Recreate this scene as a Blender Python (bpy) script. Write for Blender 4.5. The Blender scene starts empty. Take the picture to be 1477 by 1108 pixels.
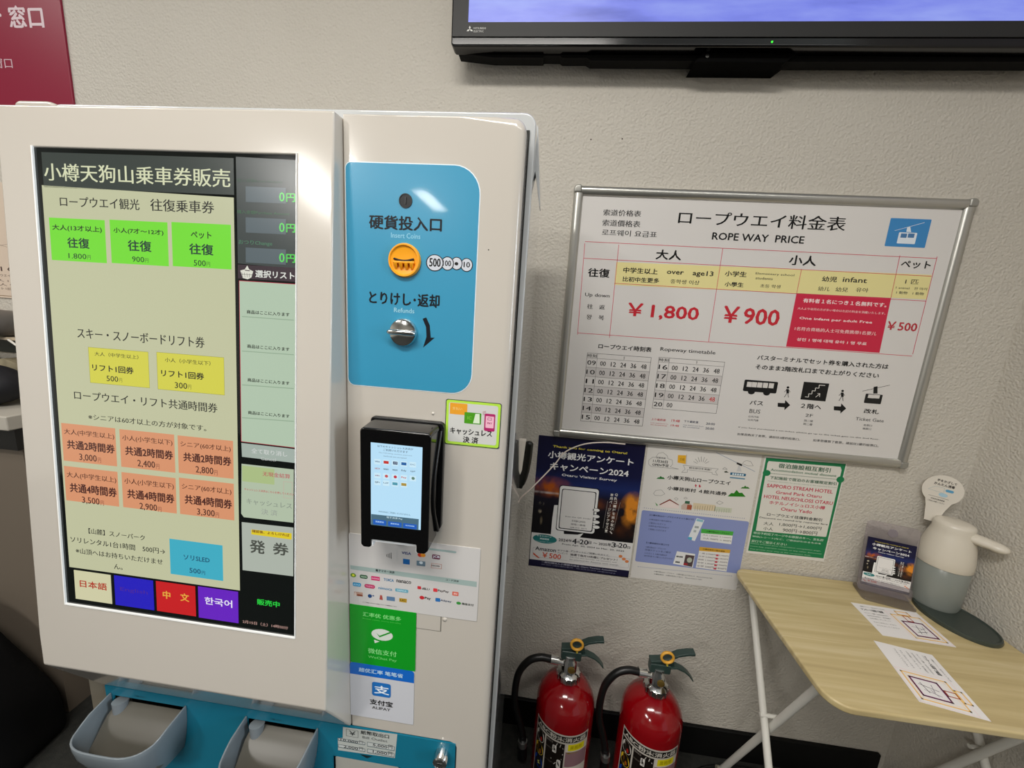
import bpy, bmesh, math, random
from mathutils import Vector, Matrix, Quaternion
R = math.radians
scene = bpy.context.scene
COL = scene.collection
random.seed(4)

# ------------------------------------------------------------------ camera, world, light, exposure
cam_d = bpy.data.cameras.new('camera')
cam_d.sensor_width = 36.0
cam_d.lens = 36.0 * 555.0 / 1477.0
cam_d.clip_start = 0.02
cam = bpy.data.objects.new('camera', cam_d)
COL.objects.link(cam)
rx = Vector((0.99264314, 0.10267563, 0.06416628)); up = Vector((-0.08165762, 0.17642797, 0.98092059)); fw = Vector((-0.08939591, 0.97894376, -0.18351427))
cam.matrix_world = Matrix(((rx.x, up.x, -fw.x, -0.02943589), (rx.y, up.y, -fw.y, -1.06111622), (rx.z, up.z, -fw.z, 1.3425652), (0, 0, 0, 1)))
scene.camera = cam

scene.view_settings.view_transform = 'Standard'
scene.view_settings.look = 'None'
scene.view_settings.gamma = 1.0
scene.view_settings.use_curve_mapping = False
scene.view_settings.exposure = 0.02

world = bpy.data.worlds.new('room_light')
scene.world = world
world.use_nodes = True
wb = world.node_tree.nodes['Background']
wb.inputs[0].default_value = (0.93, 0.95, 1.0, 1)
wb.inputs[1].default_value = 0.4


def area(name, loc, target, sx, sy, power, color=(1, 1, 1)):
    d = bpy.data.lights.new(name, 'AREA')
    d.shape = 'RECTANGLE'; d.size = sx; d.size_y = sy; d.energy = power; d.color = color
    o = bpy.data.objects.new(name, d)
    COL.objects.link(o)
    o.location = loc
    v = Vector(target) - Vector(loc)
    o.rotation_euler = v.to_track_quat('-Z', 'Y').to_euler()
    return o


area('ceiling_tube_and_fill', (-2.25, -3.5, 2.72), (-2.25, -3.5, 0), 0.30, 0.9, 62, (1.0, 0.97, 0.92))
area('ceiling_tube_and_fill', (-1.76, -5.3, 2.72), (-1.76, -5.3, 0), 0.18, 0.9, 45, (1.0, 0.97, 0.92))
area('ceiling_tube_and_fill', (-0.45, -1.6, 2.72), (-0.45, -1.6, 0), 1.2, 0.30, 42, (1.0, 0.96, 0.90))
area('ceiling_tube_and_fill', (0.9, -1.9, 2.72), (0.9, -1.9, 0), 1.2, 0.30, 9, (1.0, 0.96, 0.90))
area('ceiling_tube_and_fill', (-2.2, -1.0, 2.72), (-2.2, -1.0, 0), 0.9, 0.30, 13, (1.0, 0.96, 0.90))  # added fill lamp to brighten the counter at the left, no known fixture
area('window_daylight', (3.0, -1.5, 1.65), (-0.35, -0.6, 1.25), 1.0, 1.4, 110, (0.78, 0.90, 1.0))


# ------------------------------------------------------------------ materials
def lin(h):
    if isinstance(h, str):
        if h == 'k':
            h = '#1c1e1a'
        c = [int(h[i:i + 2], 16) / 255 for i in (1, 3, 5)]
    else:
        c = [x / 255 for x in h]
    return tuple(((x / 12.92) if x <= 0.04045 else ((x + 0.055) / 1.055) ** 2.4) for x in c) + (1,)


MC = {}


def mat(name, color, rough=0.5, metal=0.0, spec=0.5, coat=0.0, bump=None, alpha=1.0, trans=0.0, var=None):
    key = name
    if key in MC:
        return MC[key]
    m = bpy.data.materials.new(name)
    m.use_nodes = True
    nt = m.node_tree
    p = nt.nodes['Principled BSDF']
    p.inputs['Base Color'].default_value = lin(color)
    p.inputs['Roughness'].default_value = rough
    p.inputs['Metallic'].default_value = metal
    p.inputs['Specular IOR Level'].default_value = spec
    p.inputs['Coat Weight'].default_value = coat
    p.inputs['Coat Roughness'].default_value = 0.05
    p.inputs['Alpha'].default_value = alpha
    p.inputs['Transmission Weight'].default_value = trans
    tc = nt.nodes.new('ShaderNodeTexCoord')
    if var:
        sc, amt, c2 = var
        n = nt.nodes.new('ShaderNodeTexNoise'); n.inputs['Scale'].default_value = sc; n.inputs['Detail'].default_value = 4
        nt.links.new(tc.outputs['Object'], n.inputs['Vector'])
        mx = nt.nodes.new('ShaderNodeMix'); mx.data_type = 'RGBA'
        mx.inputs[6].default_value = lin(color); mx.inputs[7].default_value = lin(c2)
        mp = nt.nodes.new('ShaderNodeMapRange'); mp.inputs[1].default_value = 0.35; mp.inputs[2].default_value = 0.7; mp.inputs[4].default_value = amt
        nt.links.new(n.outputs['Fac'], mp.inputs[0]); nt.links.new(mp.outputs[0], mx.inputs[0])
        nt.links.new(mx.outputs[2], p.inputs['Base Color'])
    if bump:
        sc, st, dist = bump
        n = nt.nodes.new('ShaderNodeTexNoise'); n.inputs['Scale'].default_value = sc; n.inputs['Detail'].default_value = 3; n.inputs['Roughness'].default_value = 0.55
        nt.links.new(tc.outputs['Object'], n.inputs['Vector'])
        b = nt.nodes.new('ShaderNodeBump'); b.inputs['Strength'].default_value = st; b.inputs['Distance'].default_value = dist
        nt.links.new(n.outputs['Fac'], b.inputs['Height']); nt.links.new(b.outputs[0], p.inputs['Normal'])
    MC[key] = m
    return m


def ink(h, glow=0.0, rough=0.55):
    key = 'ink_%s_%g_%g' % (h, glow, rough)
    if key in MC:
        return MC[key]
    m = bpy.data.materials.new('ink')
    m.use_nodes = True
    p = m.node_tree.nodes['Principled BSDF']
    p.inputs['Roughness'].default_value = rough
    c = lin(h)
    if glow:
        p.inputs['Base Color'].default_value = (0.012, 0.012, 0.012, 1)
        p.inputs['Emission Color'].default_value = c
        p.inputs['Emission Strength'].default_value = glow
        p.inputs['Roughness'].default_value = 0.25
    else:
        p.inputs['Base Color'].default_value = c
        p.inputs['Specular IOR Level'].default_value = 0.3
    MC[key] = m
    return m


# ------------------------------------------------------------------ object helpers
def tag(o, label=None, cat=None, group=None, kind=None):
    if label: o['label'] = label
    if cat: o['category'] = cat
    if group: o['group'] = group
    if kind: o['kind'] = kind
    return o


def empty(name, loc=(0, 0, 0), rz=0.0):
    o = bpy.data.objects.new(name, None)
    COL.objects.link(o)
    o.location = loc; o.rotation_euler = (0, 0, rz)
    o.empty_display_size = 0.05
    return o


def obj(name, bm, m, parent=None, smooth=None, bev=None, seg=3):
    bmesh.ops.recalc_face_normals(bm, faces=bm.faces)
    me = bpy.data.meshes.new(name)
    bm.to_mesh(me); bm.free()
    for mm in (m if isinstance(m, (list, tuple)) else [m]):
        me.materials.append(mm)
    o = bpy.data.objects.new(name, me)
    COL.objects.link(o)
    if parent:
        o.parent = parent
    if bev:
        b = o.modifiers.new('bevel', 'BEVEL'); b.width = bev; b.segments = seg; b.limit_method = 'ANGLE'; b.angle_limit = R(30)
        smooth = 35 if smooth is None else smooth
    if smooth:
        for p in me.polygons:
            p.use_smooth = True
        me.set_sharp_from_angle(angle=R(smooth)) if not bev else None
        if bev:
            w = o.modifiers.new('wn', 'WEIGHTED_NORMAL'); w.keep_sharp = True
    return o


def bx(bm, x0, x1, y0, y1, z0, z1, mi=0, M=None):
    vs = [bm.verts.new((x, y, z)) for x in (x0, x1) for y in (y0, y1) for z in (z0, z1)]
    if M is not None:
        for v in vs: v.co = M @ v.co
    fs = []
    for idx in ((0, 1, 3, 2), (4, 6, 7, 5), (0, 4, 5, 1), (2, 3, 7, 6), (0, 2, 6, 4), (1, 5, 7, 3)):
        f = bm.faces.new([vs[i] for i in idx]); f.material_index = mi; fs.append(f)
    return vs


def box(name, x0, x1, y0, y1, z0, z1, m, parent=None, bev=None, seg=3, M=None):
    bm = bmesh.new(); bx(bm, x0, x1, y0, y1, z0, z1, M=M)
    return obj(name, bm, m, parent, bev=bev, seg=seg)


def rr_pts(x0, y0, x1, y1, r, n=5):
    """outline of a rounded rectangle; r may be one radius or (bl, br, tr, tl)"""
    rs = r if isinstance(r, (list, tuple)) else (r,) * 4
    mx = min(x1 - x0, y1 - y0) / 2
    rs = [max(min(q, mx), 0) for q in rs]
    out = []
    for (cx, cy, q, a0) in ((x0 + rs[0], y0 + rs[0], rs[0], 180), (x1 - rs[1], y0 + rs[1], rs[1], 270), (x1 - rs[2], y1 - rs[2], rs[2], 0), (x0 + rs[3], y1 - rs[3], rs[3], 90)):
        if q <= 0:
            out.append((cx, cy)); continue
        for k in range(n + 1):
            a = R(a0 + 90 * k / n)
            out.append((cx + q * math.cos(a), cy + q * math.sin(a)))
    return out


def prism(bm, pts, y0, y1, axis='y', mi=0):
    """outline in xz (axis y), xy (axis z) or yz (axis x), extruded along the axis"""
    def P(a, b, t):
        return {'y': (a, t, b), 'z': (a, b, t), 'x': (t, a, b)}[axis]
    A = [bm.verts.new(P(a, b, y0)) for a, b in pts]
    B = [bm.verts.new(P(a, b, y1)) for a, b in pts]
    n = len(pts)
    fs = [bm.faces.new(A), bm.faces.new(B[::-1])]
    for i in range(n):
        fs.append(bm.faces.new([A[i], B[i], B[(i + 1) % n], A[(i + 1) % n]]))
    for f in fs: f.material_index = mi


def lathe(bm, prof, seg=32, c=(0, 0, 0), axis='z', mi=0):
    """prof = [(r, h)], revolved about the axis through c"""
    rings = []
    for r, h in prof:
        ring = []
        for k in range(seg):
            a = 2 * math.pi * k / seg
            x, y = r * math.cos(a), r * math.sin(a)
            p = {'z': (x, y, h), 'y': (x, -h, y), 'x': (h, x, y)}[axis]
            ring.append(bm.verts.new(Vector(p) + Vector(c)))
            if r < 1e-6:
                break
        rings.append(ring)
    for A, B in zip(rings, rings[1:]):
        for k in range(seg):
            k2 = (k + 1) % seg
            a = [A[0]] if len(A) == 1 else [A[k], A[k2]]
            b = [B[0]] if len(B) == 1 else [B[k2], B[k]]
            if len(a) + len(b) > 2:
                f = bm.faces.new(a + b); f.material_index = mi
    if len(rings[0]) > 1: bm.faces.new(rings[0][::-1]).material_index = mi
    if len(rings[-1]) > 1: bm.faces.new(rings[-1]).material_index = mi


def smooth_path(pts, n=6):
    P = [Vector(p) for p in pts]
    P = [P[0] * 2 - P[1]] + P + [P[-1] * 2 - P[-2]]
    out = []
    for i in range(1, len(P) - 2):
        for k in range(n):
            t = k / n
            a, b, c, d = P[i - 1], P[i], P[i + 1], P[i + 2]
            out.append(0.5 * ((2 * b) + (c - a) * t + (2 * a - 5 * b + 4 * c - d) * t * t + (3 * b - a - 3 * c + d) * t ** 3))
    out.append(P[-2])
    return out


def tube(bm, pts, r, seg=12, flat=1.0, mi=0):
    pts = [Vector(p) for p in pts]
    rs = r if isinstance(r, (list, tuple)) else [r] * len(pts)
    n = len(pts)
    t0 = (pts[1] - pts[0]).normalized()
    ref = Vector((0, 0, 1)) if abs(t0.z) < 0.9 else Vector((1, 0, 0))
    u = t0.cross(ref).normalized()
    rings = []
    for i in range(n):
        t = (pts[min(i + 1, n - 1)] - pts[max(i - 1, 0)]).normalized()
        u = (u - t * u.dot(t)).normalized(); v = t.cross(u)
        rings.append([bm.verts.new(pts[i] + (u * math.cos(2 * math.pi * k / seg) + v * math.sin(2 * math.pi * k / seg) * flat) * rs[i]) for k in range(seg)])
    for A, B in zip(rings, rings[1:]):
        for k in range(seg):
            bm.faces.new([A[k], A[(k + 1) % seg], B[(k + 1) % seg], B[k]]).material_index = mi
    bm.faces.new(rings[0][::-1]).material_index = mi
    bm.faces.new(rings[-1]).material_index = mi


# ------------------------------------------------------------------ printing: flat lettering and marks laid out in millimetres
GL = {}
_fc = bpy.data.curves.new('lettering_source', 'FONT')
_fc.resolution_u = 2
_fo = bpy.data.objects.new('lettering_source', _fc)


def glyphs(s, bold):
    key = s
    if key in GL:
        return GL[key]
    if not _fo.users_collection:
        COL.objects.link(_fo)
    _fc.body = s
    bpy.context.view_layer.update()
    dg = bpy.context.evaluated_depsgraph_get()
    me = bpy.data.meshes.new_from_object(_fo.evaluated_get(dg))
    vs = [(v.co.x, v.co.y) for v in me.vertices]
    fs = [tuple(p.vertices) for p in me.polygons]
    bpy.data.meshes.remove(me)
    if not vs:
        GL[key] = None
        return None
    xs = [v[0] for v in vs]; ys = [v[1] for v in vs]
    x0, x1, y0, y1 = min(xs), max(xs), min(ys), max(ys)
    w = max(x1 - x0, 1e-4); h = max(y1 - y0, 1e-4)
    GL[key] = ([((x - x0) / w, (y - y0) / h) for x, y in vs], fs)
    return GL[key]


def print_mesh(name, data, place, parent, glow=0.0, step=None, bend=None, lay=0.00005, rough=0.55):
    """data: elements in mm; place(x_m, y_m, lift_m) -> world/local point"""
    verts, faces, mids, cols = [], [], [], {}

    def mid(c):
        if c not in cols: cols[c] = len(cols)
        return cols[c]

    def poly(pts, c, L):
        L = (L + 1) * lay
        if bend:  # cut tall-wide faces into strips so they follow a curved surface
            x0 = min(p[0] for p in pts); x1 = max(p[0] for p in pts)
            if x1 - x0 > bend and len(pts) == 4 and abs(pts[0][1] - pts[1][1]) < 1e-6:
                y0 = min(p[1] for p in pts); y1 = max(p[1] for p in pts)
                n = int((x1 - x0) / bend) + 1
                for k in range(n):
                    a, b = x0 + (x1 - x0) * k / n, x0 + (x1 - x0) * (k + 1) / n
                    i = len(verts); verts.extend(place(x / 1000, y / 1000, L) for x, y in ((a, y0), (b, y0), (b, y1), (a, y1)))
                    faces.append((i, i + 1, i + 2, i + 3)); mids.append(mid(c))
                return
        i = len(verts)
        verts.extend(place(x / 1000, y / 1000, L) for x, y in pts)
        faces.append(tuple(range(i, i + len(pts)))); mids.append(mid(c))

    for e in data:
        k = e[0]
        if k == 't':
            _, s, x0, y0, x1, y1, c, b, L = e
            g = glyphs(s, b)
            if not g: continue
            lf = (L + 1) * lay
            m_ = mid(c); d = (y1 - y0) * (0.031 if b else 0.016)     # a heavier weight is the glyph struck three times
            for q_, (ox, oy) in enumerate(((-d, -d * .4), (d, -d * .4), (0, d)) if b else ((-d, 0), (d, 0))):
                i = len(verts)
                verts.extend(place((x0 + d + (x1 - x0 - 2 * d) * gx + ox) / 1000, (y0 + d + (y1 - y0 - 2 * d) * gy + oy) / 1000, lf + q_ * lay * .25) for gx, gy in g[0])
                for f in g[1]:
                    faces.append(tuple(i + q for q in f)); mids.append(m_)
        elif k == 'r':
            _, x0, y0, x1, y1, c, rad, L = e
            poly(rr_pts(x0, y0, x1, y1, rad, 3) if rad else [(x0, y0), (x1, y0), (x1, y1), (x0, y1)], c, L)
        elif k == 'o':
            _, x0, y0, x1, y1, c, L = e
            n = 20
            poly([((x0 + x1) / 2 + (x1 - x0) / 2 * math.cos(2 * math.pi * q / n), (y0 + y1) / 2 + (y1 - y0) / 2 * math.sin(2 * math.pi * q / n)) for q in range(n)], c, L)
        elif k == 'l':
            _, x0, y0, x1, y1, w, c, L = e
            dx, dy = x1 - x0, y1 - y0; l = math.hypot(dx, dy) or 1
            px, py = -dy / l * w / 2, dx / l * w / 2
            poly([(x0 + px, y0 + py), (x0 - px, y0 - py), (x1 - px, y1 - py), (x1 + px, y1 + py)], c, L)
        elif k == 'p':
            poly([tuple(p) for p in e[1]], e[2], e[3])
        elif k == 'f':
            _, x0, y0, x1, y1, w, c, rad, L = e
            for q in ((x0, y0, x1, y0 + w), (x0, y1 - w, x1, y1), (x0, y0, x0 + w, y1), (x1 - w, y0, x1, y1)):
                poly([(q[0], q[1]), (q[2], q[1]), (q[2], q[3]), (q[0], q[3])], c, L)
    me = bpy.data.meshes.new(name)
    me.from_pydata(verts, [], faces)
    for c in cols:
        me.materials.append(ink(c, glow, rough))
    me.polygons.foreach_set('material_index', mids)
    o = bpy.data.objects.new(name, me)
    COL.objects.link(o)
    o.parent = parent
    return o


def flat(O, ux=(1, 0, 0), uy=(0, 0, 1)):
    O, ux, uy = Vector(O), Vector(ux), Vector(uy)
    n = ux.cross(uy)
    return lambda x, y, l: tuple(O + ux * x + uy * y + n * l)


PRINT = {
'screen': [
["r",12.6,-54.6,309.9,-6.6,"#303a35",0,0],
["t","小樽天狗山乗車券販売",14.8,-45.5,304.9,-20.8,"#dfe3bd",0,3],
["t","ロープウエイ観光",37.5,-80.8,164.9,-65.4,"k",0,3],
["t","往復乗車券",181.8,-81,279.9,-64,"k",0,3],
["r",17.7,-156.8,108.3,-96.5,"#77e62e",0,2],
["t","大人(13才以上)",22,-115.1,103.2,-105.6,"#1c3c10",1,3],
["t","往復",45.3,-138.2,81.6,-123,"#0c3a2a",1,3],
["t","1.800",45.9,-153.1,75.5,-145.4,"#123c1e",0,3],
["t","円",76.8,-153.2,82.4,-146.7,"#4c7a30",0,3],
["r",116.2,-156,207.4,-95.4,"#77e62e",0,2],
["t","小人(7才～12才)",121.6,-114.4,200.9,-105.8,"#1c3c10",1,3],
["t","往復",143.4,-137.9,181.1,-122.1,"#0c3a2a",1,3],
["t","900",149.4,-152.7,168.8,-144.8,"#123c1e",0,3],
["t","円",170,-152.7,175.5,-146.5,"#4c7a30",0,3],
["r",213.7,-155.3,304.4,-94.5,"#77e62e",0,2],
["t","ペット",243.1,-115.4,274.8,-105.3,"#1c3c10",1,3],
["t","往復",240,-137.8,277.4,-122.2,"#0c3a2a",1,3],
["t","500",246.5,-153.1,265.2,-144.8,"#123c1e",0,3],
["t","円",266.2,-153.2,271.7,-146.5,"#4c7a30",0,3],
["t","スキー・スノーボードリフト券",52.1,-269.8,260.2,-253.4,"k",0,3],
["r",69.1,-336,168.9,-281.7,"#dcd84a",0,2],
["f",69.1,-336,168.9,-281.7,0.4,"#8a8a20",0,3],
["t","大人（中学生以上）",79.4,-294.1,152.4,-287.7,"#4a4a18",0,3],
["t","リフト1回券",74.1,-317.4,143.5,-306.5,"#20200a",1,3],
["t","500",97.3,-331.3,116.9,-322.6,"#20200a",0,3],
["t","円",118.2,-331.2,123.5,-324.8,"#8a8a30",0,3],
["r",182.3,-336.6,290.3,-280.8,"#dcd84a",0,2],
["f",182.3,-336.6,290.3,-280.8,0.4,"#8a8a20",0,3],
["t","小人（小学生以下）",195.7,-294.6,268.9,-287.8,"#4a4a18",0,3],
["t","リフト1回券",188.7,-316.8,258.2,-306,"#20200a",1,3],
["t","300",210.3,-332.6,230.5,-323.3,"#20200a",0,3],
["t","円",231.7,-332.5,236.9,-325.3,"#8a8a30",0,3],
["t","ロープウエイ・リフト共通時間券",39.8,-364.5,278.5,-349.7,"k",0,3],
["t","※シニアは60才以上の方が対象です。",62.1,-394.2,259.6,-384.6,"#2c2c22",0,3],
["r",13.7,-464.4,107.2,-403.7,"#e29a70",0,2],
["t","大人(中学生以上)",17.9,-422.5,104.9,-412.1,"#5a2c1c",0,3],
["t","共通2時間券",21.4,-444.6,104.8,-429.5,"#4a1a14",1,3],
["t","3,000",41.8,-462.4,72.5,-449.9,"#4a2018",0,3],
["t","円",74.3,-461.7,79.8,-453.3,"#a06048",0,3],
["r",114.3,-464,206.3,-404.1,"#e29a70",0,2],
["t","小人(小学生以下)",118.5,-422.7,203.2,-412.4,"#5a2c1c",0,3],
["t","共通2時間券",122.3,-444.5,203.5,-429.6,"#4a1a14",1,3],
["t","2,400",142.5,-462,172.5,-449.6,"#4a2018",0,3],
["t","円",174.1,-461.3,179.6,-453,"#a06048",0,3],
["r",211.9,-463.5,302.4,-404.6,"#e29a70",0,2],
["t","シニア(60才以上)",216.2,-422.9,298.6,-412.8,"#5a2c1c",0,3],
["t","共通2時間券",220.2,-444.3,299.3,-429.7,"#4a1a14",1,3],
["t","2,800",240.2,-461.6,269.6,-449.4,"#4a2018",0,3],
["t","円",270.9,-460.9,276.4,-452.7,"#a06048",0,3],
["r",13.2,-530.1,107.1,-473.1,"#e29a70",0,2],
["t","大人(中学生以上)",17.4,-492.8,104.4,-481.7,"#5a2c1c",0,3],
["t","共通4時間券",21,-515.5,104.3,-499.6,"#4a1a14",1,3],
["t","3,500",41.7,-532.9,72.8,-520.3,"#4a2018",0,3],
["t","円",74.6,-532,80.2,-523.5,"#a06048",0,3],
["r",114,-529.9,206.2,-472.6,"#e29a70",0,2],
["t","小人(小学生以下)",118.3,-492.1,202.9,-481.2,"#5a2c1c",0,3],
["t","共通4時間券",122.1,-514.4,203.2,-498.8,"#4a1a14",1,3],
["t","2,900",142.6,-531.5,173,-519.1,"#4a2018",0,3],
["t","円",174.6,-530.7,180.2,-522.3,"#a06048",0,3],
["r",211.8,-529.7,302.4,-471.1,"#e29a70",0,2],
["t","シニア(60才以上)",216.2,-490.2,298.5,-479.5,"#5a2c1c",0,3],
["t","共通4時間券",220.2,-512.3,299.3,-496.8,"#4a1a14",1,3],
["t","3,300",240.5,-529.1,270.3,-516.9,"#4a2018",0,3],
["t","円",271.6,-528.3,277.2,-520,"#a06048",0,3],
["t","【山麓】スノーパーク",49.7,-582.1,149.4,-572.4,"k",0,3],
["t","ソリレンタル1台1時間　500円→",15.7,-600.8,183.6,-590.3,"k",0,3],
["t","※山頂へはお持ちいただけませ",24,-618.9,178.8,-609.1,"k",0,3],
["t","ん。",91.9,-637.3,107.2,-628,"k",0,3],
["r",191.8,-632.2,281.9,-572.9,"#3fb4cc",0,2],
["t","ソリSLED",215.1,-604.9,259.8,-596.1,"#155a78",1,3],
["t","500",224.5,-625.9,244.1,-617.4,"#155a78",1,3],
["t","円",245.5,-626.4,251.4,-619.7,"#155a78",0,3],
["p",[[9.5,-51.8],[309.3,-58.1],[309.8,-644.4],[10.1,-644.7]],"#c9cba6",0],
["r",17.8,-699.7,84.7,-648.7,"#d9d6ae",0,2],
["t","日本語",27.2,-677.5,77,-664.6,"#b83820",1,3],
["r",90.7,-700,160.3,-648.2,"#1c10c4",0,2],
["t","English",100.7,-675.7,149.8,-667,"#4a20a0",0,3],
["r",165.1,-699.9,233.6,-647.9,"#d01018",0,2],
["t","中　文",176.4,-676.7,222.6,-662.6,"#f0b040",1,3],
["r",238.3,-700.8,306.7,-647,"#6a18c8",0,2],
["t","한국어",249.2,-676.2,296.7,-663.1,"#f0e8ff",1,3],
["p",[[313.3,-4.7],[400.6,-6.7],[400.1,-149.3],[314.1,-146.3]],"#333d3c",0],  # ceiling reflection on the glass, painted as a dim glowing grey column
["r",327.2,-63.1,386.1,-42.7,"#56646a",0,2],
["r",326.7,-103.8,386.1,-83.5,"#56646a",0,2],
["r",326.2,-144.4,386.1,-124,"#56646a",0,2],
["t","投入金額Insert Amount",314.6,-37.4,380.9,-32.5,"#30503c",0,3],
["t","購入金額Purchase Amount",314,-78.9,391.3,-74,"#3c6c48",0,3],
["t","おつりChange",315.5,-121.1,365.9,-113.8,"#4a8060",0,3],
["t","0",376.3,-60.9,384.2,-48.5,"#60e860",0,4],
["t","円",386.5,-61.1,399.6,-49.6,"#50d850",1,4],
["t","0",376.2,-101.1,384.2,-88.4,"#60e860",0,4],
["t","円",386.5,-101.1,399.8,-89.5,"#50d850",1,4],
["t","0",376.1,-141.6,384.2,-128.8,"#60e860",0,4],
["t","円",386.5,-141.5,399.9,-129.8,"#50d850",1,4],
["r",313.9,-167,401.7,-147.8,"#33202c",0,1],
["t","選択リスト",340.3,-164.2,398.9,-153.7,"#e6e8e0",1,3],
["p",[[317.7,-155.9],[324.7,-153.9],[328.3,-148.4],[331.2,-153.6],[337.3,-156],[334.4,-164.5],[328.9,-167.5],[321.3,-166]],"#e6e6d8",3],
["l",319.9,-158.1,321.5,-165.2,0.5,"#403038",4],
["l",323.8,-158.5,324.8,-165,0.5,"#403038",4],
["l",327.7,-158.9,328.1,-164.8,0.5,"#403038",4],
["l",331.6,-159.3,331.3,-164.6,0.5,"#403038",4],
["l",318.1,-160.8,335.9,-160.8,0.5,"#403038",4],
["l",324.7,-155.1,332.3,-155.5,1.2,"#403038",4],
["p",[[315.8,-170.1],[400.2,-170.1],[399.9,-405.3],[315.6,-404.1]],"#b8cdb4",1],
["l",315.8,-170.1,315.6,-404.1,0.8,"#c02848",3],
["l",315.8,-170.1,400.2,-170.1,0.8,"#c02848",3],
["l",315.6,-404.1,399.9,-405.3,0.8,"#b03040",3],
["p",[[315.6,-406.3],[399.9,-407.4],[400,-428.5],[316.4,-427.5]],"#aab8ae",1],
["t","商品はここに入ります",326.7,-215.5,391.6,-210,"#20281e",1,3],
["p",[[319.4,-219.3],[398,-219.4],[398,-220.6],[319.4,-220.5]],"#98b096",2],
["t","商品はここに入ります",326.8,-264.4,391.6,-258.9,"#20281e",1,3],
["p",[[318.7,-268.7],[398.2,-268.2],[398.2,-269.4],[318.7,-269.9]],"#98b096",2],
["t","商品はここに入ります",326.8,-313.3,391.7,-307.8,"#20281e",1,3],
["p",[[318,-318.1],[398.3,-316.9],[398.4,-318.2],[318,-319.4]],"#98b096",2],
["t","商品はここに入ります",326.9,-361.7,391.8,-356.3,"#20281e",1,3],
["p",[[317.3,-367.1],[398.5,-365.2],[398.5,-366.5],[317.3,-368.4]],"#98b096",2],
["t","全て取り消し",331.6,-420.4,388.5,-412.5,"#d8dcd8",0,3],
["t","Cancel",346.4,-429.3,370.4,-424.5,"#c8ccc8",0,3],
["p",[[315.5,-438.4],[398.5,-438.6],[398.2,-521.8],[318,-522.5],[313.8,-517.3]],"#b9c8ae",1],
["r",316.3,-465.5,368,-441,"#b2c68a",1,2],
["t","无現金結算",349.1,-453.8,393,-446.5,"#c05a60",0,3],
["t","キャッシュレス決済はこちらを押してください",319.5,-479.3,398.6,-475.5,"#c04a50",0,3],
["t","キャッシュレス",322.7,-500.8,395.9,-491.7,"#909a8c",0,3],
["t","決 済",346.7,-514.6,372.9,-505.1,"#a0a89c",0,3],
["f",382.5,-484.2,396.4,-458.5,0.5,"#d0a8a0",1,2],
["p",[[314.4,-530.8],[398.2,-529.6],[398.2,-608.5],[314.8,-609.4]],"#b4bcb0",1],
["p",[[330.1,-540.8],[395.5,-538.9],[395.5,-549.1],[330,-548.7]],"#e8d020",2],
["t","確認後、よろしければ",331.3,-545.3,392.1,-540.6,"#7a4010",1,3],
["t","発",327.1,-579.2,352.7,-556.8,"#4c5048",1,3],
["t","券",364.9,-577.1,391,-556.3,"#4c5048",1,3],
["t","販売中",338.2,-664.2,376.1,-654,"#20d840",1,3],
["t","2月15日（土）14時50分",313.6,-699.3,390,-693.5,"#c09a90",0,3],],
'coin': [
["t","硬貨投入口",38.5,869.8,143.8,889.2,"#10141c",1,3],
["t","Insert Coins",70.8,859.5,113.4,866.6,"#8cc8e0",0,3],
["t","とりけし･返却",38.1,766,143.8,785.2,"#10141c",1,3],
["t","Refunds",76,756.3,106.5,763.1,"#9accdc",0,3],
["o",171.7,818.7,189.8,837.5,"#20242c",3],
["o",173,819.8,188.5,836.4,"#c8ccd4",3.4],
["t","10",176.4,824.6,185.7,832.3,"#181818",1,3.7],
["o",158.1,820.3,174.9,838.4,"#20242c",4],
["o",159.4,821.5,173.6,837.2,"#c8ccd4",4.4],
["o",163.5,826.7,168.9,831.3,"#181818",4.7],
["o",143.9,819.1,162.7,838.3,"#20242c",5],
["o",145.2,820.2,161.3,837.1,"#c8ccd4",5.4],
["t","100",146.6,825,158.6,832.9,"#181818",1,5.7],
["o",122.3,817,147.8,840.2,"#20242c",6],
["o",123.7,818.2,146.4,839.1,"#c8ccd4",6.4],
["t","500",127,823,143.7,835,"#181818",1,6.7],
["p",[[119.1,749.7],[124.5,752],[130.1,740.7],[131.9,723.2],[138,723.6],[120.7,707.8],[125.5,724],[124.5,738]],"#10141c",3],],
'sticker': [
["r",157.6,562.9,242.1,633.7,"#1c2438",3,0],
["r",158.6,564,241.1,632.7,"#b4e04a",3,1],
["r",162.4,567.9,237.2,629.1,"#cfcfcb",3,2],
["r",164.2,611.1,190.7,628.5,"#e8a030",1,3],
["t","支払い",167.9,617.9,183,622.6,"#f0c878",1,4],
["r",186.8,598.4,212.4,615.9,"#4c9a20",1,3.4],
["p",[[203.4,614.6],[209.7,614.7],[210.5,599.9],[200.4,599.8]],"#dcead0",4],
["t","IC",191.4,604.8,197.9,610,"#78c040",1,4.4],
["r",217.4,589.4,233.7,616.4,"#b02868",2,3],
["r",219.4,594.4,231.8,612.6,"#f0b8cc",1,4],
["t","PAY",222.2,600.2,229.2,603.5,"#a02860",1,5],
["f",222.3,606.5,228.4,610.5,0.6,"#802050",2,5],
["l",214.1,617.9,219,620.2,0.6,"#a04058",4],
["l",214.2,615.9,219.1,617.9,0.6,"#a04058",4],
["l",214.4,613.8,219.3,615.6,0.6,"#a04058",4],
["t","キャッシュレス",165.6,580.1,230.3,590.4,"#181818",1,4],
["t","決 済",185.8,567.5,209.8,578.1,"#181818",1,4],],
'plate': [
["r",125.8,380.1,183.3,383.8,"#9aaeac",2,2],
["p",[[3.4,334.1],[219.1,333.7],[219.3,323.8],[4.1,326.7]],"#9fb2ae",2],
["t","電子マネー決済",47.9,328.4,80.5,333.2,"#303838",1,3],
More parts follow.
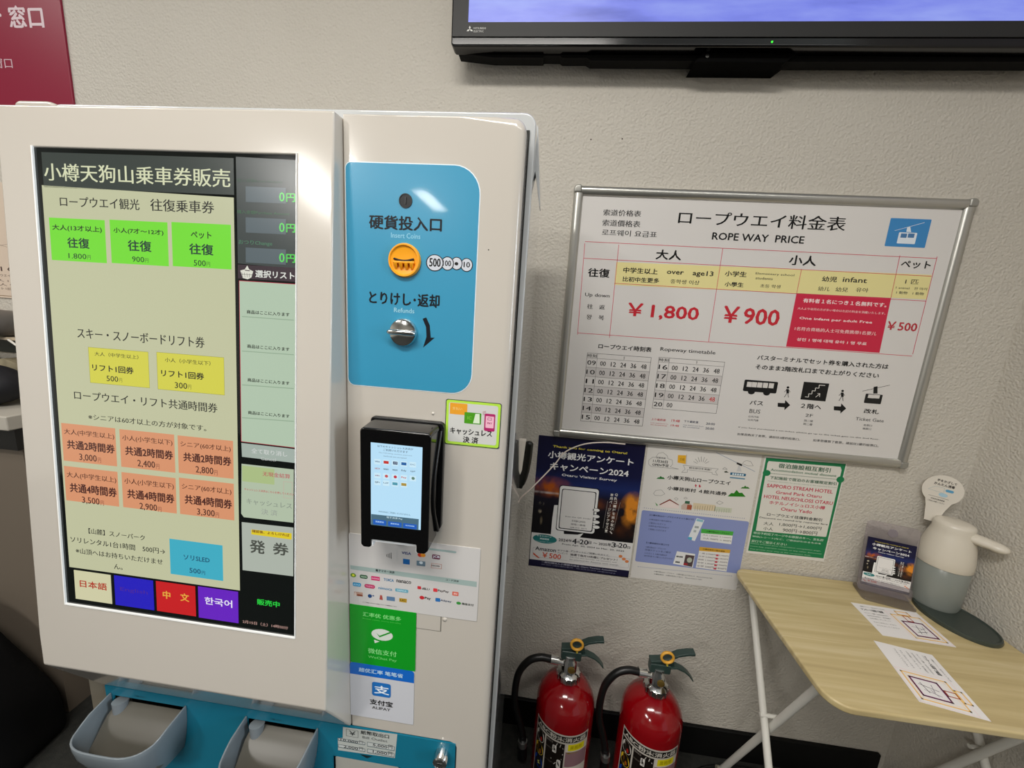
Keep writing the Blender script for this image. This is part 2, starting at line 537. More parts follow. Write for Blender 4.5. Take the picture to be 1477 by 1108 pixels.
["t","コード決済",167.5,328.2,189.4,331.9,"#303838",1,3],
["l",66.8,362.5,67.2,358.1,0.7,"#202428",3],
["l",69.4,363.9,69.8,357.3,0.7,"#202428",3],
["l",72,365.3,72.3,356.6,0.7,"#202428",3],
["l",74.5,366.8,74.9,355.8,0.7,"#202428",3],
["l",84.3,374.1,84.3,350.3,0.3,"#b8bcc0",2],
["t","VISA",92.3,366.7,108.5,371.8,"#1c3478",1,3],
["o",119.3,365.5,128.3,372.8,"#d03c28",3],
["o",124.1,365.9,132.6,373.1,"#e8942c",3.4],
["r",143.8,365.2,156.7,373.2,"#6c3048",1,3],
["t","JCB",144.9,366.5,156,371.9,"#e0e4f0",1,4],
["r",94.9,349.1,106.2,358.6,"#2468ac",0,3],
["r",117.9,349.4,132.5,358.4,"#6c8494",0,3],
["o",122.2,352.9,128.5,357.9,"#d8e4ec",3.5],
["r",118.9,350,131.6,350.5,"#404c58",0,4],
["f",142.4,348.5,159.9,357,0.5,"#c06c50",1,3],
["t","DISCOVER",143,351.7,156.8,354.2,"#503c38",1,3],
["o",3.7,311.8,13.7,319.8,"#6c9430",3],
["o",6.7,313.9,11,318,"#e0e040",3.5],
["r",20.2,312,33.9,319,"#305c40",3,3],
["t","WAON",22,313.8,32.1,317,"#c0d8c0",1,4],
["r",40.2,311.3,55.2,319,"#c82868",0,3],
["t","SUGOCA",41.3,313.8,54.2,316.5,"#f0c8d8",1,4],
["t","TOICA",61.8,312.9,79.6,318.3,"#3078a8",1,3],
["t","nanaco",84,313.3,109.4,318.6,"#181c20",1,3],
["r",7.7,295.5,22.2,302.6,"#3494c4",2,3],
["t","ICOCA",9.5,297.4,20.8,300.3,"#b8dcf0",1,4],
["r",28.2,295.2,46.8,302.5,"#b8285c",4,3],
["t","PASMO",30.7,297.1,44.7,300.6,"#e89cb8",1,4],
["t","nimoca",52.8,295.9,76.9,301,"#4484ac",1,3],
["r",81.9,295.7,104.7,301.9,"#6ca8bc",2,3],
["t","SAPICA",85.4,297.1,101.5,300.5,"#bcdce4",1,4],
["r",10,277.4,25.2,285,"#b89484",0,3],
["r",15.1,277.4,24.8,281,"#8c4c38",0,3.5],
["t","iD",10.7,277.3,14.2,283.8,"#e8dcd4",1,4],
["o",34.1,276.7,41.2,283.8,"#24487c",3],
["t","Q+",35.2,278.6,45.7,283.9,"#24487c",1,4],
["p",[[55.8,285.1],[59.3,284.6],[60.6,275.8],[54.6,276.2]],"#a84c44",3],
["r",67.2,276.6,81.6,284.5,"#5c7ca0",0,3],
["r",89.2,277,102.2,284.3,"#b89430",0,3],
["t","UC",90.8,278.7,100.4,282.6,"#503c10",1,4],
["t","※ ご利用いただける電子マネーの種類はこちら",25.1,265.8,84.8,267.8,"#605c58",0,3],
["r",120.2,306,126.5,311.6,"#c83038",1,3],
["t","d払い",127.8,305.7,141.5,310.8,"#282828",1,3],
["r",147.2,304.9,154.2,311.4,"#d83c44",1,3],
["t","PayPay",155,305.2,173.5,310.3,"#382828",1,3],
["r",179.4,302.7,189.8,310,"#d8604c",1,3],
["t","au",181.5,304.6,187.7,308.4,"#f0d8d0",1,4],
["o",124,287.3,132.4,294.2,"#c42c34",3],
["t","Pay",133,287.4,143.4,293.5,"#302828",1,3],
["r",151.4,287.2,159.5,294,"#2c70b4",1,3],
["t","Alipay",159.6,287.9,178.8,292.5,"#203c60",1,3],
["o",186.8,286.9,194.8,292.3,"#3c9440",3],
["t","微信支付",196,287.3,216,291.8,"#404840",1,3],],
'wechat': [
["t","汇率优 优惠多",25.2,239.9,93.2,248.6,"#8ce88c",0,3],
["t","Better rates, more benefits",25.1,234.2,92.7,236.8,"#50c850",0,3],
["o",40.5,196.7,78.9,219.5,"#d6dcd4",3],
["p",[[45.3,196.2],[46.5,189.3],[55.2,193.8]],"#d6dcd4",3],
["p",[[49.4,210.3],[55.2,205.6],[75.2,216.9],[75.7,214.2],[55.2,202.4]],"#189420",4],
["t","微信支付",34,167.1,86.1,178.1,"#90e490",0,3],
["t","WeChat Pay",34.4,156.2,86.2,162.6,"#78d878",0,3],],
'alipay': [
["t","超优汇率 笔笔省",16.9,126.1,98.2,135.1,"#b8d8f0",1,3],
["r",41.5,80.2,75.9,109.4,"#2470bc",4,3],
["t","支",45,85.2,73.3,103.3,"#e8f0f8",1,4],
["t","支付宝",37,60.2,79.9,72.2,"#181818",1,3],
["t","ALIPAY",41.2,51.3,75.6,57.3,"#404040",0,3],
["l",41.1,40.4,80.8,40.4,0.2,"#b8bcc4",2],],
'bill': [
["p",[[-14.9,373.7],[88.6,377.9],[84.5,323.2],[-25.4,318.6],[-25.3,346.7],[-15.8,348.6]],"#b9bdb8",1],
["f",-9,354.7,14.3,370.7,0.7,"#383c3c",0,2],
["t","￥",-3.2,357.9,9.6,368.3,"#383c3c",1,3],
["t","紙幣取出口",19.1,364.5,73.3,373.7,"#282c2c",1,3],
["t","Bill Outlet",22.6,355.5,70.3,361.3,"#484c4c",0,3],
["r",-24.8,340.7,27.6,347.3,"#4c6064",1,1.4],
["r",-23.9,342.2,26.7,346.4,"#c2c6c4",1,2],
["t","10,000",-20.1,341.1,13.9,346.7,"#202020",1,3],
["t","円",15.9,343.7,23.4,349.5,"#404040",0,3],
["r",31.4,338.9,83.7,349.3,"#4c6064",1,1.4],
["r",32.3,340.4,82.7,348.3,"#c2c6c4",1,2],
["t","5,000",42.2,341.1,70.2,348.1,"#202020",1,3],
["t","円",72,341.9,79.5,351.4,"#404040",0,3],
["r",-25.1,325,27.5,332.7,"#4c6064",1,1.4],
["r",-24.2,326.5,26.6,331.8,"#c2c6c4",1,2],
["t","2,000",-14.2,325.9,13.8,332.9,"#202020",1,3],
["t","円",15.8,328.1,23.3,334.9,"#404040",0,3],
["r",31.3,324.3,83.3,333.7,"#4c6064",1,1.4],
["r",32.3,325.8,82.4,332.7,"#c2c6c4",1,2],
["t","1,000",42.1,326,69.8,333,"#202020",1,3],
["t","円",71.6,327.3,79.1,335.8,"#404040",0,3],
["p",[[16.3,318.2],[42.3,318],[30.5,311.5]],"#16282c",3],],
'term': [
["r",15.8,37.4,91.2,164.1,"#b4dcf4",0,0],
["t","以下のキャッシュレス決済が",25.7,158.1,77.8,161.4,"#485868",0,3],
["t","ご利用いただけます",34.5,153.2,70.3,156.7,"#485868",0,3],
["t","The following cashless payment",27.3,148.9,76.5,151,"#7890a0",0,3],
["t","methods are accepted",34.6,144,68.3,146.8,"#7890a0",0,3],
["r",21,131.9,30.4,140,"#c8e6f4",0,1],
["t","VISA",21.9,135,29.5,137.4,"#203c70",1,3],
["r",33.9,132.1,43.3,140.2,"#c8e6f4",0,1],
["r",34.8,134.3,42.4,138.5,"#c03028",0,2],
["r",47,132.4,56.3,140.4,"#c8e6f4",0,1],
["r",48.7,134.6,55.4,138.8,"#283858",0,2],
["t","JCB",49.6,135.7,54.5,137.7,"#c8d8e8",1,3],
["r",60,132.7,69.3,140.7,"#c8e6f4",0,1],
["r",60.9,134.8,68.4,139,"#205c9c",0,2],
["r",73.1,132.9,82.4,140.9,"#c8e6f4",0,1],
["t","DC",74,136,81.5,138.3,"#60809c",1,3],
["t","iD",21.9,124.5,29.5,126.9,"#b05038",1,3],
["t","nanaco",34.8,124.8,42.4,127.1,"#506070",1,3],
["t","waon",47.9,125,55.5,127.4,"#506070",1,3],
["t","Edy",61,124.9,68.5,128.1,"#506070",1,3],
["t","QP",74.2,125.6,81.7,128,"#506070",1,3],
["r",21,110.8,30.4,119,"#c8e6f4",0,1],
["t","d払",21.9,114,29.5,116.3,"#802850",1,3],
["r",34,111.1,43.4,119.3,"#c8e6f4",0,1],
["o",36.7,113.2,41.6,117.7,"#c05050",2],
["r",47.1,111.4,56.5,119.6,"#c8e6f4",0,1],
["o",49.8,113.5,54.7,118,"#c02838",2],
["r",60.2,111.7,69.6,119.9,"#c8e6f4",0,1],
["t","Pay",61.1,114.5,68.7,117.6,"#c03838",1,3],
["r",73.4,112.1,82.8,120.2,"#c8e6f4",0,1],
["o",76.1,114.2,81,118.6,"#608070",2],
["r",21,100.2,30.4,108.4,"#c8e6f4",0,1],
["t","QP+",21.9,103,29.5,106.1,"#203858",1,3],
["r",34,100.5,43.4,108.7,"#c8e6f4",0,1],
["t","UP",34.9,103.7,42.5,106,"#506880",1,3],
["r",47.2,100.9,56.6,109,"#c8e6f4",0,1],
["r",48.1,103.1,55.7,107.3,"#4c94a8",0,2],
["r",60.3,101.2,69.8,109.3,"#c8e6f4",0,1],
["r",61.2,103.4,68.8,107.6,"#a88c3c",0,2],
["t","WAONはご利用いただけません",27.3,57.8,75.6,60.9,"#587888",0,3],
["p",[[16.1,53.7],[88,54.4],[87.9,37],[16,36.4]],"#46687a",1],
["t","電子決済 Pay",39.6,49.5,63.7,53.2,"#c0d8e0",0,3],
["r",19,37.8,39.2,45.9,"#1858b4",1,2],
["t","残高照会",22.7,41.2,35.6,44,"#a8ccf0",1,3],
["r",41.9,37.8,62.5,45.4,"#1858b4",1,2],
["t","履歴照会",45.6,41.2,58.8,43.4,"#a8ccf0",1,3],
["r",64.7,37.4,85.4,45.3,"#1858b4",1,2],
["t","取引取消確認",68.3,41.1,81.7,43,"#a8ccf0",1,3],],
'board': [
["t","索道价格表",77.2,-68.3,170.7,-53,"#383838",0,3],
["t","索道價格表",77.7,-93.1,171.6,-77.3,"#383838",0,3],
["t","로프웨이 요금표",78.5,-115.9,215.2,-100.8,"#383838",0,3],
["t","ロープウエイ料金表",261.7,-81.5,650.5,-48.1,"#101010",0,3],
["t","ROPE WAY  PRICE",348.4,-114.2,564.1,-96.4,"#181818",1,3],
["p",[[122.8,-179.1],[864.5,-170.6],[866.1,-228.2],[123.9,-236.2]],"#e6dc9c",1],
["p",[[570.2,-230.9],[787.3,-229.6],[790.3,-363.6],[570.2,-364.1]],"#cc2c48",1],
["l",38.4,-132.9,865.9,-132.9,1.2,"#d0405c",3],
["l",39.7,-174,864.3,-174,1.2,"#d0405c",3],
["l",123.9,-232.2,866.1,-232.2,1.2,"#d0405c",3],
["l",41.9,-366,866.5,-366,1.2,"#d0405c",3],
["l",38.4,-137.4,41.9,-370.7,1.2,"#d0405c",3],
["l",124.1,-136.5,126.4,-373.4,1.2,"#d0405c",3],
["l",378.2,-133.6,379.4,-365.4,1.2,"#d0405c",3],
["l",570.5,-172.5,570.2,-364.1,1.2,"#d0405c",3],
["l",784.6,-129.9,790.3,-363.6,1.2,"#d0405c",3],
["l",865.9,-128.4,867,-361.4,1.2,"#d0405c",3],
["t","大人",218.9,-167.9,281.8,-143,"#101010",1,3],
["t","往復",53.6,-219.8,109.3,-197.1,"#101010",1,3],
["t","Up down",51.4,-272.1,115,-260,"#282828",0,3],
["t","往　返",60.1,-300.9,106.1,-288.5,"#282828",0,3],
["t","왕　복",60.9,-328.7,106.5,-315.5,"#282828",0,3],
["t","中学生以上",142.6,-205,228.9,-190.5,"#181818",1,3],
["t","over　age13",251.3,-205.5,365.6,-189.6,"#303028",1,3],
["t","比初中生更多",143.5,-226.5,235.3,-213.7,"#282828",1,3],
["t","중학생 이상",263.2,-224.7,334.9,-213.8,"#303028",0,3],
["t","￥1,800",164.7,-318.5,345.4,-278.6,"#c42c38",1,3],
["t","小学生",392.7,-199.6,444.9,-186,"#181818",1,3],
["t","小學生",396.2,-224.5,441.7,-212.6,"#282828",1,3],
["t","￥900",403.7,-315.1,541.6,-271.8,"#c42c38",1,3],
["t","小人",537.7,-165,601.5,-140.6,"#101010",1,3],
["t","ペット",791.2,-158.5,857.2,-140,"#282828",1,3],
["t","Elementary school",465.6,-192.6,556.6,-186,"#303028",0,3],
["t","students",467.3,-203,508.1,-196.6,"#303028",0,3],
["t","초등 학생",481.6,-222.2,529.5,-213.7,"#303028",0,3],
["t","幼児",622,-199.8,656.9,-186.7,"#303028",1,3],
["t","infant",669.8,-198.1,725.1,-185.8,"#303028",1,3],
["t","幼儿",617.5,-222.1,644.1,-211.4,"#303028",0,3],
["t","幼兒",658,-221.8,686.3,-210.5,"#303028",0,3],
["t","유아",704.3,-219.8,732.6,-209.2,"#303028",0,3],
["t","1 匹",810.3,-194.4,839.6,-183.4,"#303028",0,3],
["t","1 animal　한 마리",792.6,-207.5,861.9,-201,"#404038",0,3],
["t","1 動物　1 動物",796.2,-219.2,857.4,-212.1,"#404038",0,3],
["t","有料者１名につき１名無料です。",588.5,-252.6,781.4,-241.7,"#f4e0e0",1,3],
["t","大人より幼児の方が多い場合は左記の料金を頂戴いたします。",579.3,-270.2,783.2,-264.1,"#f0c8c8",0,3],
["t","One infant per adult Free",588.2,-295.3,758,-287.3,"#f8e0e0",1,3],
["t","1名符合資格的人士可免費携帶1名嬰儿",582.1,-321.9,773.3,-312.6,"#f0d0d0",0,3],
["t","성인 1 명에 대해 유아 1 명 무료",591.7,-347.9,756.9,-339.7,"#f4dcdc",1,3],
["t","￥500",793.5,-306.3,862,-284.8,"#b83440",1,3],
["r",745.8,-110.5,834.4,-46.9,"#3f88c4",2,1],
["l",760.4,-74.8,820.9,-54.1,0.8,"#e0e8f0",3],
["p",[[785.7,-66.3],[791.7,-64.1],[796.6,-76.6],[786.1,-76.4]],"#e0e8f0",3],
["r",770.9,-103.1,810.7,-77.8,"#e0e8f0",2,3],
["r",775.8,-89.8,789.2,-80.3,"#4a78a8",0,4],
["r",791.4,-89.1,805.4,-79.6,"#4a78a8",0,4],
["t","ロープウエイ時刻表",99.9,-403.6,238.8,-390.1,"#181818",1,3],
["t","Ropeway timetable",261.1,-400.4,400.9,-387.8,"#282828",0,3],
["l",72.4,-430.3,241.1,-430.3,0.6,"#303030",2],
["t","09",75,-449.5,97.8,-436.9,"#181818",0,3],
["t","00",109.4,-449.5,124.4,-436.9,"#202020",0,3],
["t","12",137.8,-449.5,151.2,-436.9,"#202020",0,3],
["t","24",163,-449.5,178,-436.9,"#202020",0,3],
["t","36",189.9,-449.5,204.9,-436.9,"#202020",0,3],
["t","48",216.7,-449.5,231.7,-436.9,"#202020",0,3],
["r",72.4,-481,241.1,-455.6,"#c6c2c0",0,1],
["l",72.4,-455.6,241.1,-455.6,0.6,"#303030",2],
["t","10",75,-474.9,97.8,-462.2,"#181818",0,3],
["t","00",109.4,-474.9,124.4,-462.2,"#202020",0,3],
["t","12",137.8,-474.9,151.2,-462.2,"#202020",0,3],
["t","24",163,-474.9,178,-462.2,"#202020",0,3],
["t","36",189.9,-474.9,204.9,-462.2,"#202020",0,3],
["t","48",216.7,-474.9,231.7,-462.2,"#202020",0,3],
["l",72.4,-481,241.1,-481,0.6,"#303030",2],
["t","11",75.8,-500.3,97.8,-487.6,"#181818",0,3],
["t","00",109.4,-500.3,124.4,-487.6,"#202020",0,3],
["t","12",137.8,-500.3,151.2,-487.6,"#202020",0,3],
["t","24",163,-500.3,178,-487.6,"#202020",0,3],
["t","36",189.9,-500.3,204.9,-487.6,"#202020",0,3],
["t","48",216.7,-500.3,231.7,-487.6,"#202020",0,3],
["r",72.4,-531.7,241.1,-506.4,"#c6c2c0",0,1],
["l",72.4,-506.4,241.1,-506.4,0.6,"#303030",2],
["t","12",75,-525.7,97.8,-513,"#181818",0,3],
["t","00",109.4,-525.7,124.4,-513,"#202020",0,3],
["t","12",137.8,-525.7,151.2,-513,"#202020",0,3],
["t","24",163,-525.7,178,-513,"#202020",0,3],
["t","36",189.9,-525.7,204.9,-513,"#202020",0,3],
["t","48",216.7,-525.7,231.7,-513,"#202020",0,3],
["l",72.4,-531.7,241.1,-531.7,0.6,"#303030",2],
["t","13",75,-551,97.8,-538.3,"#181818",0,3],
["t","00",109.4,-551,124.4,-538.3,"#202020",0,3],
["t","12",137.8,-551,151.2,-538.3,"#202020",0,3],
["t","24",163,-551,178,-538.3,"#202020",0,3],
["t","36",189.9,-551,204.9,-538.3,"#202020",0,3],
["t","48",216.7,-551,231.7,-538.3,"#202020",0,3],
["r",72.4,-582.5,241.1,-557.1,"#c6c2c0",0,1],
["l",72.4,-557.1,241.1,-557.1,0.6,"#303030",2],
["t","14",75,-576.4,97.8,-563.7,"#181818",0,3],
["t","00",109.4,-576.4,124.4,-563.7,"#202020",0,3],
["t","12",137.8,-576.4,151.2,-563.7,"#202020",0,3],
["t","24",163,-576.4,178,-563.7,"#202020",0,3],
["t","36",189.9,-576.4,204.9,-563.7,"#202020",0,3],
["t","48",216.7,-576.4,231.7,-563.7,"#202020",0,3],
["l",72.4,-582.5,241.1,-582.5,0.6,"#303030",2],
["t","15",75,-601.8,97.8,-589.1,"#181818",0,3],
["t","00",109.4,-601.8,124.4,-589.1,"#202020",0,3],
["t","12",137.8,-601.8,151.2,-589.1,"#202020",0,3],
["t","24",163,-601.8,178,-589.1,"#202020",0,3],
["t","36",189.9,-601.8,204.9,-589.1,"#202020",0,3],
["t","48",216.7,-601.8,231.7,-589.1,"#202020",0,3],
["f",72.4,-607.8,241.1,-416.9,0.8,"#282828",0,2],
["l",100.2,-607.8,100.2,-416.9,0.6,"#303030",2],
["t","時刻",73.9,-428.3,98.7,-419.6,"#303030",0,3],
["t","分",169.2,-428.3,172.2,-419.6,"#303030",0,3],
["l",260.2,-427.3,428,-427.3,0.6,"#303030",2],
["t","16",262.8,-446.6,285.5,-433.9,"#181818",0,3],
["t","00",297,-446.6,311.9,-433.9,"#202020",0,3],
["t","12",325.3,-446.6,338.6,-433.9,"#202020",0,3],
["t","24",350.3,-446.6,365.3,-433.9,"#202020",0,3],
["t","36",377,-446.6,392,-433.9,"#202020",0,3],
["t","48",403.7,-446.6,418.7,-433.9,"#202020",0,3],
["r",260.2,-478.1,428,-452.7,"#c6c2c0",0,1],
["l",260.2,-452.7,428,-452.7,0.6,"#303030",2],
["t","17",262.8,-472,285.5,-459.3,"#181818",0,3],
["t","00",297,-472,311.9,-459.3,"#202020",0,3],
["t","12",325.3,-472,338.6,-459.3,"#202020",0,3],
["t","24",350.3,-472,365.3,-459.3,"#202020",0,3],
["t","36",377,-472,392,-459.3,"#202020",0,3],
["t","48",403.7,-472,418.7,-459.3,"#202020",0,3],
["l",260.2,-478.1,428,-478.1,0.6,"#303030",2],
["t","18",262.8,-497.4,285.5,-484.7,"#181818",0,3],
["t","00",297,-497.4,311.9,-484.7,"#202020",0,3],
["t","12",325.3,-497.4,338.6,-484.7,"#202020",0,3],
["t","24",350.3,-497.4,365.3,-484.7,"#202020",0,3],
["t","36",377,-497.4,392,-484.7,"#202020",0,3],
["t","48",403.7,-497.4,418.7,-484.7,"#202020",0,3],
["r",260.2,-529,428,-503.5,"#c6c2c0",0,1],
["l",260.2,-503.5,428,-503.5,0.6,"#303030",2],
["t","19",262.8,-522.9,285.5,-510.2,"#181818",0,3],
["t","00",297,-522.9,311.9,-510.2,"#202020",0,3],
["t","12",325.3,-522.9,338.6,-510.2,"#202020",0,3],
["t","24",350.3,-522.9,365.3,-510.2,"#202020",0,3],
["t","36",377,-522.9,392,-510.2,"#202020",0,3],
["t","48",403.7,-522.9,418.7,-510.2,"#c83030",0,3],
["l",260.2,-529,428,-529,0.6,"#303030",2],
["t","20",262.8,-548.3,285.5,-535.6,"#181818",0,3],
["t","00",297,-548.3,311.9,-535.6,"#202020",0,3],
["f",260.2,-554.4,428,-414.7,0.8,"#282828",0,2],
["l",287.9,-554.4,287.9,-414.7,0.6,"#303030",2],
["t","時刻",261.7,-425.4,286.4,-417.2,"#303030",0,3],
["t","分",356.4,-425.4,359.4,-417.2,"#303030",0,3],
["t","上り最終便",262.3,-588,300.4,-581.6,"#c04048",0,3],
["t","19:48",315.4,-587.5,337.2,-580,"#c04048",0,3],
["t","Last departure to",262,-596.6,308.2,-593.8,"#c04048",0,3],
["t","the mountaintop",261.9,-602.3,305.7,-598.7,"#c04048",0,3],
["t","19:48",315.5,-600.3,336.8,-594.3,"#c04048",0,3],
["t","下り最終便",348,-585.9,385.6,-579.5,"#384058",0,3],
["t","20:00",406.2,-587.1,429.1,-580.6,"#384058",0,3],
["t","Last departure from",347.6,-594.6,400.8,-591.8,"#405070",0,3],
["t","the mountaintop",347.6,-600.5,391.5,-596.9,"#405070",0,3],
["t","20:00",406,-600.2,429,-593.7,"#384058",0,3],
["t","バスターミナルでセット券を購入された方は",505.2,-403.3,819.5,-390.1,"#202020",1,3],
["t","そのまま2階改札口までお上がりください",505.2,-427.9,802.7,-414.4,"#202020",1,3],
["r",484.6,-487.2,567.8,-456.6,"#181818",3,2],
["o",497.5,-494.7,515,-481.1,"#181818",3],
["o",535.8,-494.5,553,-480.9,"#181818",3],
["r",491.8,-475.3,503.9,-462,"#d8d4d0",0,4],
["r",504.4,-475,516.5,-461.7,"#d8d4d0",0,4],
["r",517.7,-474.8,529.8,-461.5,"#d8d4d0",0,4],
["r",531.7,-474.5,543.8,-461.2,"#d8d4d0",0,4],
["r",546.3,-474.2,558.4,-461,"#d8d4d0",0,4],
["o",590.6,-471.6,596.9,-465.7,"#181818",3],
["p",[[590.3,-473.2],[596.4,-472.7],[599.2,-483.7],[593,-484.3]],"#181818",3],
["l",591.6,-474.6,587,-481.8,1,"#181818",3],
["l",596,-474.2,601.3,-480.5,1,"#181818",3],
["l",594.7,-482.2,589.4,-495.1,1.3,"#181818",3],
["l",596.1,-482.1,599.9,-495,1.3,"#181818",3],
["o",723,-469.6,729.3,-463.8,"#181818",3],
["p",[[722.9,-471.3],[728.9,-470.7],[731.8,-481.6],[725.8,-482.1]],"#181818",3],
["l",724.2,-472.6,719.9,-479.7,1,"#181818",3],
["l",728.5,-472.3,733.8,-478.5,1,"#181818",3],
["l",727.4,-480.1,722.6,-492.9,1.3,"#181818",3],
["l",728.8,-480,732.7,-492.7,1.3,"#181818",3],
["p",[[576.3,-511.4],[593.7,-510.6],[593.2,-502.3],[607.7,-514.7],[595.8,-529.5],[595.1,-521.9],[578.2,-521.9]],"#181818",3],
["p",[[713.5,-508.3],[730.4,-507.5],[729.7,-499.3],[744.1,-511.5],[732.8,-526.1],[732,-518.7],[715.6,-518.6]],"#181818",3],
["r",629.5,-497.5,690.8,-450.6,"#181818",0,2],
["l",639.7,-489.6,648,-489.7,1.5,"#e4e0dc",4],
["l",648,-489.7,647,-480.8,1.5,"#e4e0dc",4],
["l",647,-480.8,654.5,-480.8,1.5,"#e4e0dc",4],
["l",654.5,-480.8,653.6,-472.3,1.5,"#e4e0dc",4],
["l",653.6,-472.3,661.1,-472.4,1.5,"#e4e0dc",4],
["l",661.1,-472.4,660.2,-464.3,1.5,"#e4e0dc",4],
["l",660.2,-464.3,668.4,-464.4,1.5,"#e4e0dc",4],
["l",668.4,-464.4,667.5,-456.3,1.5,"#e4e0dc",4],
["l",667.5,-456.3,681.8,-456.2,1.5,"#e4e0dc",4],
["l",665,-488.5,673.3,-478.9,1.3,"#e4e0dc",4],
["l",667.5,-478.6,673.9,-478.1,1.2,"#e4e0dc",4],
["l",673.9,-478.1,674.3,-487,1.2,"#e4e0dc",4],
["t","バス",507,-522.2,541,-509.9,"#202020",1,3],
["t","BUS",510.4,-544.8,537.7,-533.4,"#585858",0,3],
["t","公共汽车",509.5,-557.1,537,-551.3,"#686868",0,3],
["t","公共汽車",510,-566.4,537.2,-560.6,"#686868",0,3],
["t","２階へ",634.2,-520.9,684.3,-506.9,"#202020",1,3],
["t","2F",649.9,-541.9,668.5,-533.7,"#585858",0,3],
["t","到二楼",649.2,-555.8,671.2,-549.6,"#686868",0,3],
["t","到二樓",648.9,-565,671.6,-558.7,"#686868",0,3],
["l",772.7,-463.3,833,-442.5,1,"#202020",3],
["p",[[796.6,-450.3],[805,-447.7],[809.1,-466.4],[799.3,-467.3]],"#202020",3],
["r",782.3,-493.3,822.5,-468.8,"#202020",2,2],
["r",788.7,-479.5,802.7,-470.4,"#d8d4d0",0,4],
["r",802.6,-479.1,816,-470,"#d8d4d0",0,4],
["t","改札",787.3,-520.1,823,-507.7,"#202020",1,3],
["t","Ticket Gate",772.2,-540.3,840,-531.6,"#585858",0,3],
["t","检票口",794.6,-554.1,814.8,-548.4,"#686868",0,3],
["t","檢票口",794,-563.2,814.3,-557.6,"#686868",0,3],
["t","If you have purchased a set ticket, please go up to the ticket gate on the 2nd floor.",489.8,-588.4,840.3,-584.1,"#404040",0,3],
["t","如果您购买了套票，请前往2楼的检票口。",490,-608.7,649.9,-601.6,"#404040",0,3],
["t","如果您購買了套票，請前往2樓的檢票口。",681.4,-607.1,842.2,-599.9,"#404040",0,3],],
'survey': [
["t","Thank you for coming to Otaru!",42.8,-34.2,251.3,-25.6,"#e8d850",1,3],
["t","小樽観光アンケート",30.3,-65.9,272.2,-43.4,"#f0f0f0",1,4],
["t","キャンペーン2024",39.4,-101,262.5,-78.2,"#f0f0f0",1,4],
["t","Otaru Visitor Survey",75,-118.9,232.5,-109.1,"#f0f0f0",1,4],
["p",[[61.3,-210],[72.2,-208.7],[85.3,-232.1],[97.8,-298.8],[137.5,-296.1],[154.5,-289.1],[143.1,-307.7],[59.2,-318.6],[59.2,-254.7]],"#ececea",2],
["r",71.9,-289.7,187.6,-144.2,"#1c1c20",8,3],
["r",73.8,-287.5,185.6,-146.3,"#ececea",8,3.4],
["r",79.9,-282.5,179.4,-155.5,"#24242a",5,4],
["r",82.2,-279.9,177,-157.6,"#e6e4e2",5,4.4],
["r",113.6,-145.9,131.1,-143.7,"#24242a",1,4.4],
["o",171.6,-217.8,195.4,-204.9,"#1c1c20",4],
["o",173.4,-216.6,193.6,-206.1,"#ececea",4.4],
["o",173.6,-237.6,197.5,-224.7,"#1c1c20",4],
["o",175.4,-236.4,195.6,-225.9,"#ececea",4.4],
["o",175.4,-255.7,199.4,-242.7,"#1c1c20",4],
["o",177.3,-254.5,197.5,-244,"#ececea",4.4],
["o",177,-271.4,201,-258.5,"#1c1c20",4],
["o",178.9,-270.2,199.2,-259.7,"#ececea",4.4],
["t","Scan the QR Code!",96.2,-243.8,170.9,-239.5,"#484848",0,6],
["t","扫描QR码",116.6,-256.9,156.5,-249.8,"#585858",0,6],
["t","掃描二維碼",114.9,-267.3,157.5,-260.9,"#585858",0,6],
["t","QR코드 읽기",114.1,-277.4,161.2,-271.8,"#585858",0,6],
["t","Q",231.4,-161.9,240,-153.1,"#e0dcd4",1,4],
["t","R",231.1,-173.7,239.8,-164.8,"#e0dcd4",1,4],
["t","コ",230.9,-185.4,239.6,-176.6,"#e0dcd4",1,4],
["t","ー",230.7,-197.3,239.4,-188.4,"#e0dcd4",1,4],
["t","ド",230.4,-209.1,239.2,-200.2,"#e0dcd4",1,4],
["t","を",230.2,-221,238.9,-212.1,"#e0dcd4",1,4],
["t","読",230,-233,238.7,-224,"#e0dcd4",1,4],
["t","み",229.7,-245,238.5,-236,"#e0dcd4",1,4],
["t","取",229.5,-257.1,238.3,-248.1,"#e0dcd4",1,4],
["t","り",229.3,-269.2,238.1,-260.1,"#e0dcd4",1,4],
["t","、",229,-281.3,237.8,-272.3,"#e0dcd4",1,4],
["t","専",218.7,-163.4,227.4,-154.6,"#e0dcd4",1,4],
["t","用",218.3,-174.7,227,-165.9,"#e0dcd4",1,4],
["t","ペ",218,-186,226.6,-177.2,"#e0dcd4",1,4],
["l",221.9,-189,222,-197.5,1,"#e0dcd4",4],
["t","ジ",217.2,-208.8,225.9,-199.9,"#e0dcd4",1,4],
["t","に",216.8,-220.3,225.5,-211.4,"#e0dcd4",1,4],
["t","ア",216.4,-231.8,225.1,-222.8,"#e0dcd4",1,4],
["t","ク",216,-243.4,224.7,-234.4,"#e0dcd4",1,4],
["t","セ",215.6,-255,224.4,-245.9,"#e0dcd4",1,4],
["t","ス",215.2,-266.6,224,-257.6,"#e0dcd4",1,4],
["t","！",214.8,-278.3,223.6,-269.2,"#e0dcd4",1,4],
["l",249.2,-179.1,239.2,-270,0.5,"#c8c4bc",4],
["l",213.7,-178.6,209.1,-265.1,0.5,"#c8c4bc",4],
["p",[[1.7,-305.1],[300.2,-302.9],[299.3,-413.7],[2,-416.2]],"#e4e2e0",1],
["o",6.4,-337,78.7,-308,"#2c7c7c",3],
["t","キャンペーン",18,-316.7,62.5,-310.5,"#e0f0f0",1,4],
["t","実施期間",27.7,-325.5,55.2,-319.8,"#e0f0f0",1,4],
